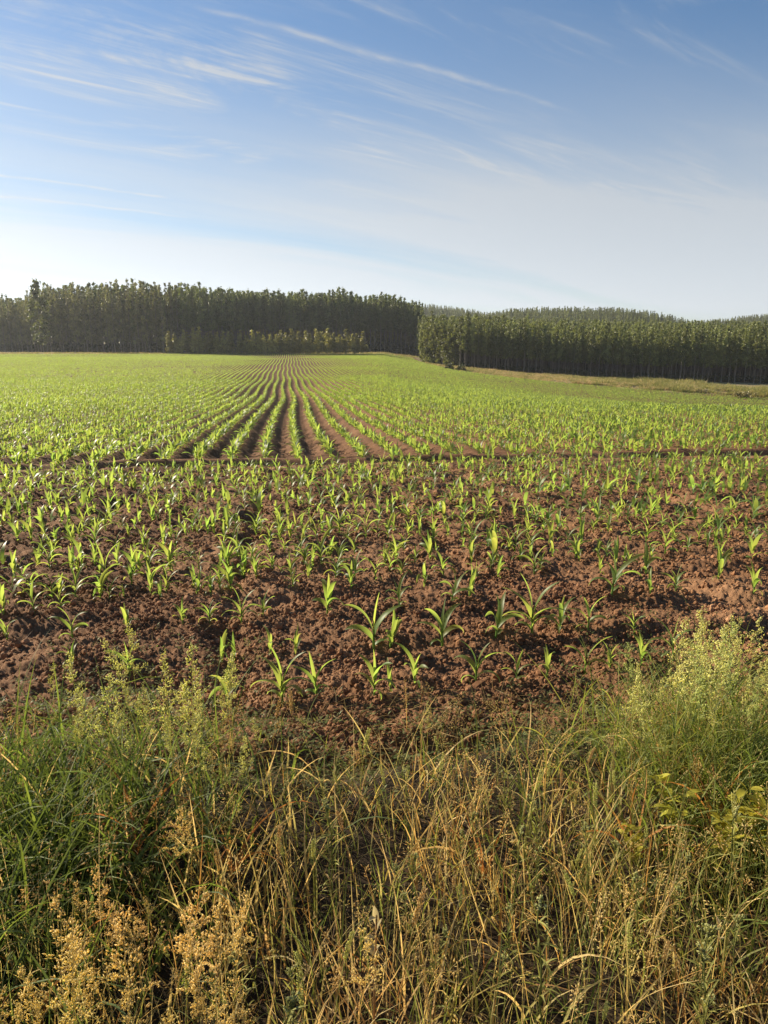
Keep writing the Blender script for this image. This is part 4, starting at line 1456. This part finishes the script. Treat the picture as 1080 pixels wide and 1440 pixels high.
# ------------------------------------------------------------------ air
def haze():
    x0, x1, y0, y1, z0, z1 = -1500, 1500, -400, 1500, -60, 85
    # the ground sheet runs on past the box, but only below its reach of sight
    v = np.array([(x, y, z) for x in (x0, x1) for y in (y0, y1) for z in (z0, z1)], float)
    f = np.array([(0, 1, 3, 2), (4, 6, 7, 5), (0, 4, 5, 1), (2, 3, 7, 6), (0, 2, 6, 4), (1, 5, 7, 3)])
    M = Mat('thin_haze')
    pv = M.n('ShaderNodeVolumePrincipled')
    pv.inputs['Color'].default_value = (.86, .92, 1.0, 1)
    pv.inputs['Density'].default_value = HAZE
    pv.inputs['Anisotropy'].default_value = .35
    M.l(pv.outputs[0], M.out.inputs['Volume'])
    o = link('haze', new_mesh('haze', v, f, False, M.m))
    tag(o, 'thin morning haze in the air over the fields', 'haze', None, 'stuff')


HAZE = .00012
if HAZE > 0:
    haze()

# ------------------------------------------------------------------ sky
def sky():
    w = bpy.data.worlds.new('World'); scene.world = w; w.use_nodes = True
    nt = w.node_tree; nt.nodes.clear()
    M = Mat.__new__(Mat); M.nt = nt; M.m = w
    out = nt.nodes.new('ShaderNodeOutputWorld')
    bg = nt.nodes.new('ShaderNodeBackground')
    st = nt.nodes.new('ShaderNodeTexSky'); st.sky_type = 'NISHITA'; st.sun_disc = False
    st.sun_elevation = SUN_EL; st.sun_rotation = -SUN_AZ
    st.air_density = 1.0; st.dust_density = .35; st.ozone_density = 3.0; st.altitude = 300
    tc = nt.nodes.new('ShaderNodeTexCoord')
    sp = nt.nodes.new('ShaderNodeSeparateXYZ'); M.l(tc.outputs['Generated'], sp.inputs[0])
    zc = M.math('ADD', M.math('MAXIMUM', sp.outputs[2], .0), .10)
    # the cirrus sheet: directions carried onto a level plane overhead
    cx = M.math('DIVIDE', sp.outputs[0], zc); cy = M.math('DIVIDE', sp.outputs[1], zc)
    A = R(33)
    al = M.math('ADD', M.math('MULTIPLY', cx, math.cos(A)), M.math('MULTIPLY', cy, math.sin(A)))
    ac = M.math('SUBTRACT', M.math('MULTIPLY', cy, math.cos(A)), M.math('MULTIPLY', cx, math.sin(A)))

    def comb(a, b, c=0.0):
        n = nt.nodes.new('ShaderNodeCombineXYZ')
        for i, v in enumerate((a, b, c)):
            if isinstance(v, (int, float)): n.inputs[i].default_value = v
            else: M.l(v, n.inputs[i])
        return n.outputs[0]

    def S(a, b, v):
        r = nt.nodes.new('ShaderNodeMapRange'); r.interpolation_type = 'SMOOTHSTEP'
        r.inputs[1].default_value = a; r.inputs[2].default_value = b
        M.l(v, r.inputs[0]); return r.outputs[0]

    def gauss(ua, ub, ra, rb):
        a = M.math('DIVIDE', M.math('SUBTRACT', al, ua), ra); b = M.math('DIVIDE', M.math('SUBTRACT', ac, ub), rb)
        return M.math('EXPONENT', M.math('MULTIPLY', M.math('ADD', M.math('MULTIPLY', a, a), M.math('MULTIPLY', b, b)), -1.0))

    # streaky wisps
    wisp = M.noise(comb(M.math('MULTIPLY', al, .55), M.math('MULTIPLY', ac, 2.1), 3.1), 1.5, 9, .62, 1.5)
    fine = M.noise(comb(M.math('MULTIPLY', al, 1.2), M.math('MULTIPLY', ac, 13.0), 1.7), 1.6, 8, .65, .5)
    broad = M.noise(comb(M.math('MULTIPLY', al, .25), M.math('MULTIPLY', ac, .55), 7.7), 1.0, 4, .5, .3)
    wv = M.math('MULTIPLY', S(.43, .74, wisp), M.math('ADD', .25, S(.40, .70, fine)))
    def plane(px_, py_):
        u = (px_ - 540) / 1000.; v = (720 - py_) / 1000.
        d = (u, math.cos(PITCH) + v * math.sin(PITCH), -math.sin(PITCH) + v * math.cos(PITCH))
        ln = math.sqrt(sum(q * q for q in d)); dz = max(0, d[2] / ln) + .10
        X, Y = d[0] / ln / dz, d[1] / ln / dz
        return X * math.cos(A) + Y * math.sin(A), Y * math.cos(A) - X * math.sin(A)
    mask = None
    for (a, b, ra, rb, amp) in ((200, 105, .62, .42, 1.0), (640, 20, .5, .16, .9), (840, 10, .4, .14, .8), (200, 165, .8, .18, 1.0), (600, 240, 1.6, .45, .75), (430, 205, .6, .16, .5), (1060, 80, .6, .3, .3), (1000, 300, .9, .3, .4)):
        ua, ub = plane(a, b)
        gsn = M.math('MULTIPLY', gauss(ua, ub, ra, rb), amp)
        mask = gsn if mask is None else M.math('ADD', mask, gsn)
    mask = M.math('MINIMUM', mask, 1.0)
    cirrus = M.math('MULTIPLY', wv, M.math('ADD', M.math('MULTIPLY', mask, 1.0), .03))
    # low veil that thickens toward the horizon
    veil = M.math('MULTIPLY', S(1.9, 4.2, M.math('SQRT', M.math('ADD', M.math('MULTIPLY', cx, cx), M.math('MULTIPLY', cy, cy)))), S(.25, .72, M.noise(comb(M.math('MULTIPLY', al, .12), M.math('MULTIPLY', ac, .55), 2.2), 1.3, 7, .58, .6)))
    veil = M.math('ADD', M.math('MULTIPLY', veil, 1.0), M.math('MULTIPLY', S(1.7, 4.4, M.math('SQRT', M.math('ADD', M.math('MULTIPLY', cx, cx), M.math('MULTIPLY', cy, cy)))), .40))
    # old contrails
    trails = None
    for (x0, y0, x1, y1, wd, amp) in ((262, 4, 806, 158, .013, .36), (-60, 240, 235, 279, .016, .40), (-60, 270, 270, 306, .016, .32), (765, 348, 830, 356, .018, .2)):
        a0, b0 = plane(x0, y0); a1, b1 = plane(x1, y1)
        L = math.hypot(a1 - a0, b1 - b0); ta, tb = (a1 - a0) / L, (b1 - b0) / L
        da = M.math('SUBTRACT', al, a0); db = M.math('SUBTRACT', ac, b0)
        lo = M.math('DIVIDE', M.math('ADD', M.math('MULTIPLY', da, ta), M.math('MULTIPLY', db, tb)), L)
        cr = M.math('SUBTRACT', M.math('MULTIPLY', db, ta), M.math('MULTIPLY', da, tb))
        cr = M.math('ADD', cr, M.math('MULTIPLY', M.math('SUBTRACT', M.noise(comb(al, ac, 5.), 2.2, 3), .5), .10))
        q = M.math('DIVIDE', cr, wd)
        g_ = M.math('EXPONENT', M.math('MULTIPLY', M.math('MULTIPLY', q, q), -1.0))
        e_ = M.math('MULTIPLY', S(-.02, .10, lo), M.math('SUBTRACT', 1.0, S(.9, 1.03, lo)))
        e_ = M.math('MULTIPLY', e_, M.math('MULTIPLY', M.math('ADD', .35, S(.35, .65, M.noise(comb(M.math('MULTIPLY', al, 2.5), M.math('MULTIPLY', ac, 2.5), 9.), 3.0, 5, .6))), amp))
        t_ = M.math('MULTIPLY', g_, e_)
        trails = t_ if trails is None else M.math('ADD', trails, t_)
    cov = M.math('ADD', M.math('ADD', M.math('ADD', cirrus, veil), trails), M.math('MULTIPLY', S(.35, .7, broad), .14))
    cov = M.math('MULTIPLY', M.math('MINIMUM', cov, .92), S(0.0, .05, sp.outputs[2]))
    bwn = nt.nodes.new('ShaderNodeRGBToBW'); M.l(st.outputs[0], bwn.inputs[0])
    lum = M.math('MULTIPLY_ADD', bwn.outputs[0], .66); nt.nodes[-1].inputs[2].default_value = 3.0
    cl = M.mix(1.0, comb(lum, lum, lum), (.90, .965, 1.04), 'MULTIPLY')
    hs = nt.nodes.new('ShaderNodeHueSaturation'); hs.inputs['Saturation'].default_value = 1.15; M.l(st.outputs[0], hs.inputs['Color'])
    c = M.mix(cov, hs.outputs[0], cl)
    M.l(c, bg.inputs['Color']); bg.inputs['Strength'].default_value = .058
    M.l(bg.outputs[0], out.inputs['Surface'])


sky()

sun = bpy.data.lights.new('sun', 'SUN'); sun.energy = 5.0; sun.angle = R(.53); sun.color = (1.0, .87, .67)
so = bpy.data.objects.new('sun', sun); COL.objects.link(so)
sd = Vector((-math.sin(SUN_AZ) * math.cos(SUN_EL), math.cos(SUN_AZ) * math.cos(SUN_EL), math.sin(SUN_EL)))
so.rotation_euler = sd.to_track_quat('Z', 'Y').to_euler()
so.location = sd * 100

# ------------------------------------------------------------------ camera and render
cam = bpy.data.cameras.new('camera'); cam.lens = 25.0; cam.sensor_width = 36.0; cam.clip_start = .05; cam.clip_end = 6000
co = bpy.data.objects.new('camera', cam); COL.objects.link(co)
co.location = (0, 0, 0); co.rotation_euler = (R(90) - PITCH, 0, 0)
scene.camera = co
scene.render.engine = 'CYCLES'
scene.view_settings.view_transform = 'Standard'; scene.view_settings.look = 'None'
scene.view_settings.exposure = 1.12; scene.view_settings.gamma = 1.0
scene.cycles.max_bounces = 6; scene.cycles.diffuse_bounces = 3; scene.cycles.glossy_bounces = 2
scene.cycles.transmission_bounces = 4; scene.cycles.volume_bounces = 1; scene.cycles.transparent_max_bounces = 8
scene.cycles.use_denoising = True
print('trees', n_trees, 'objects', len(scene.objects))
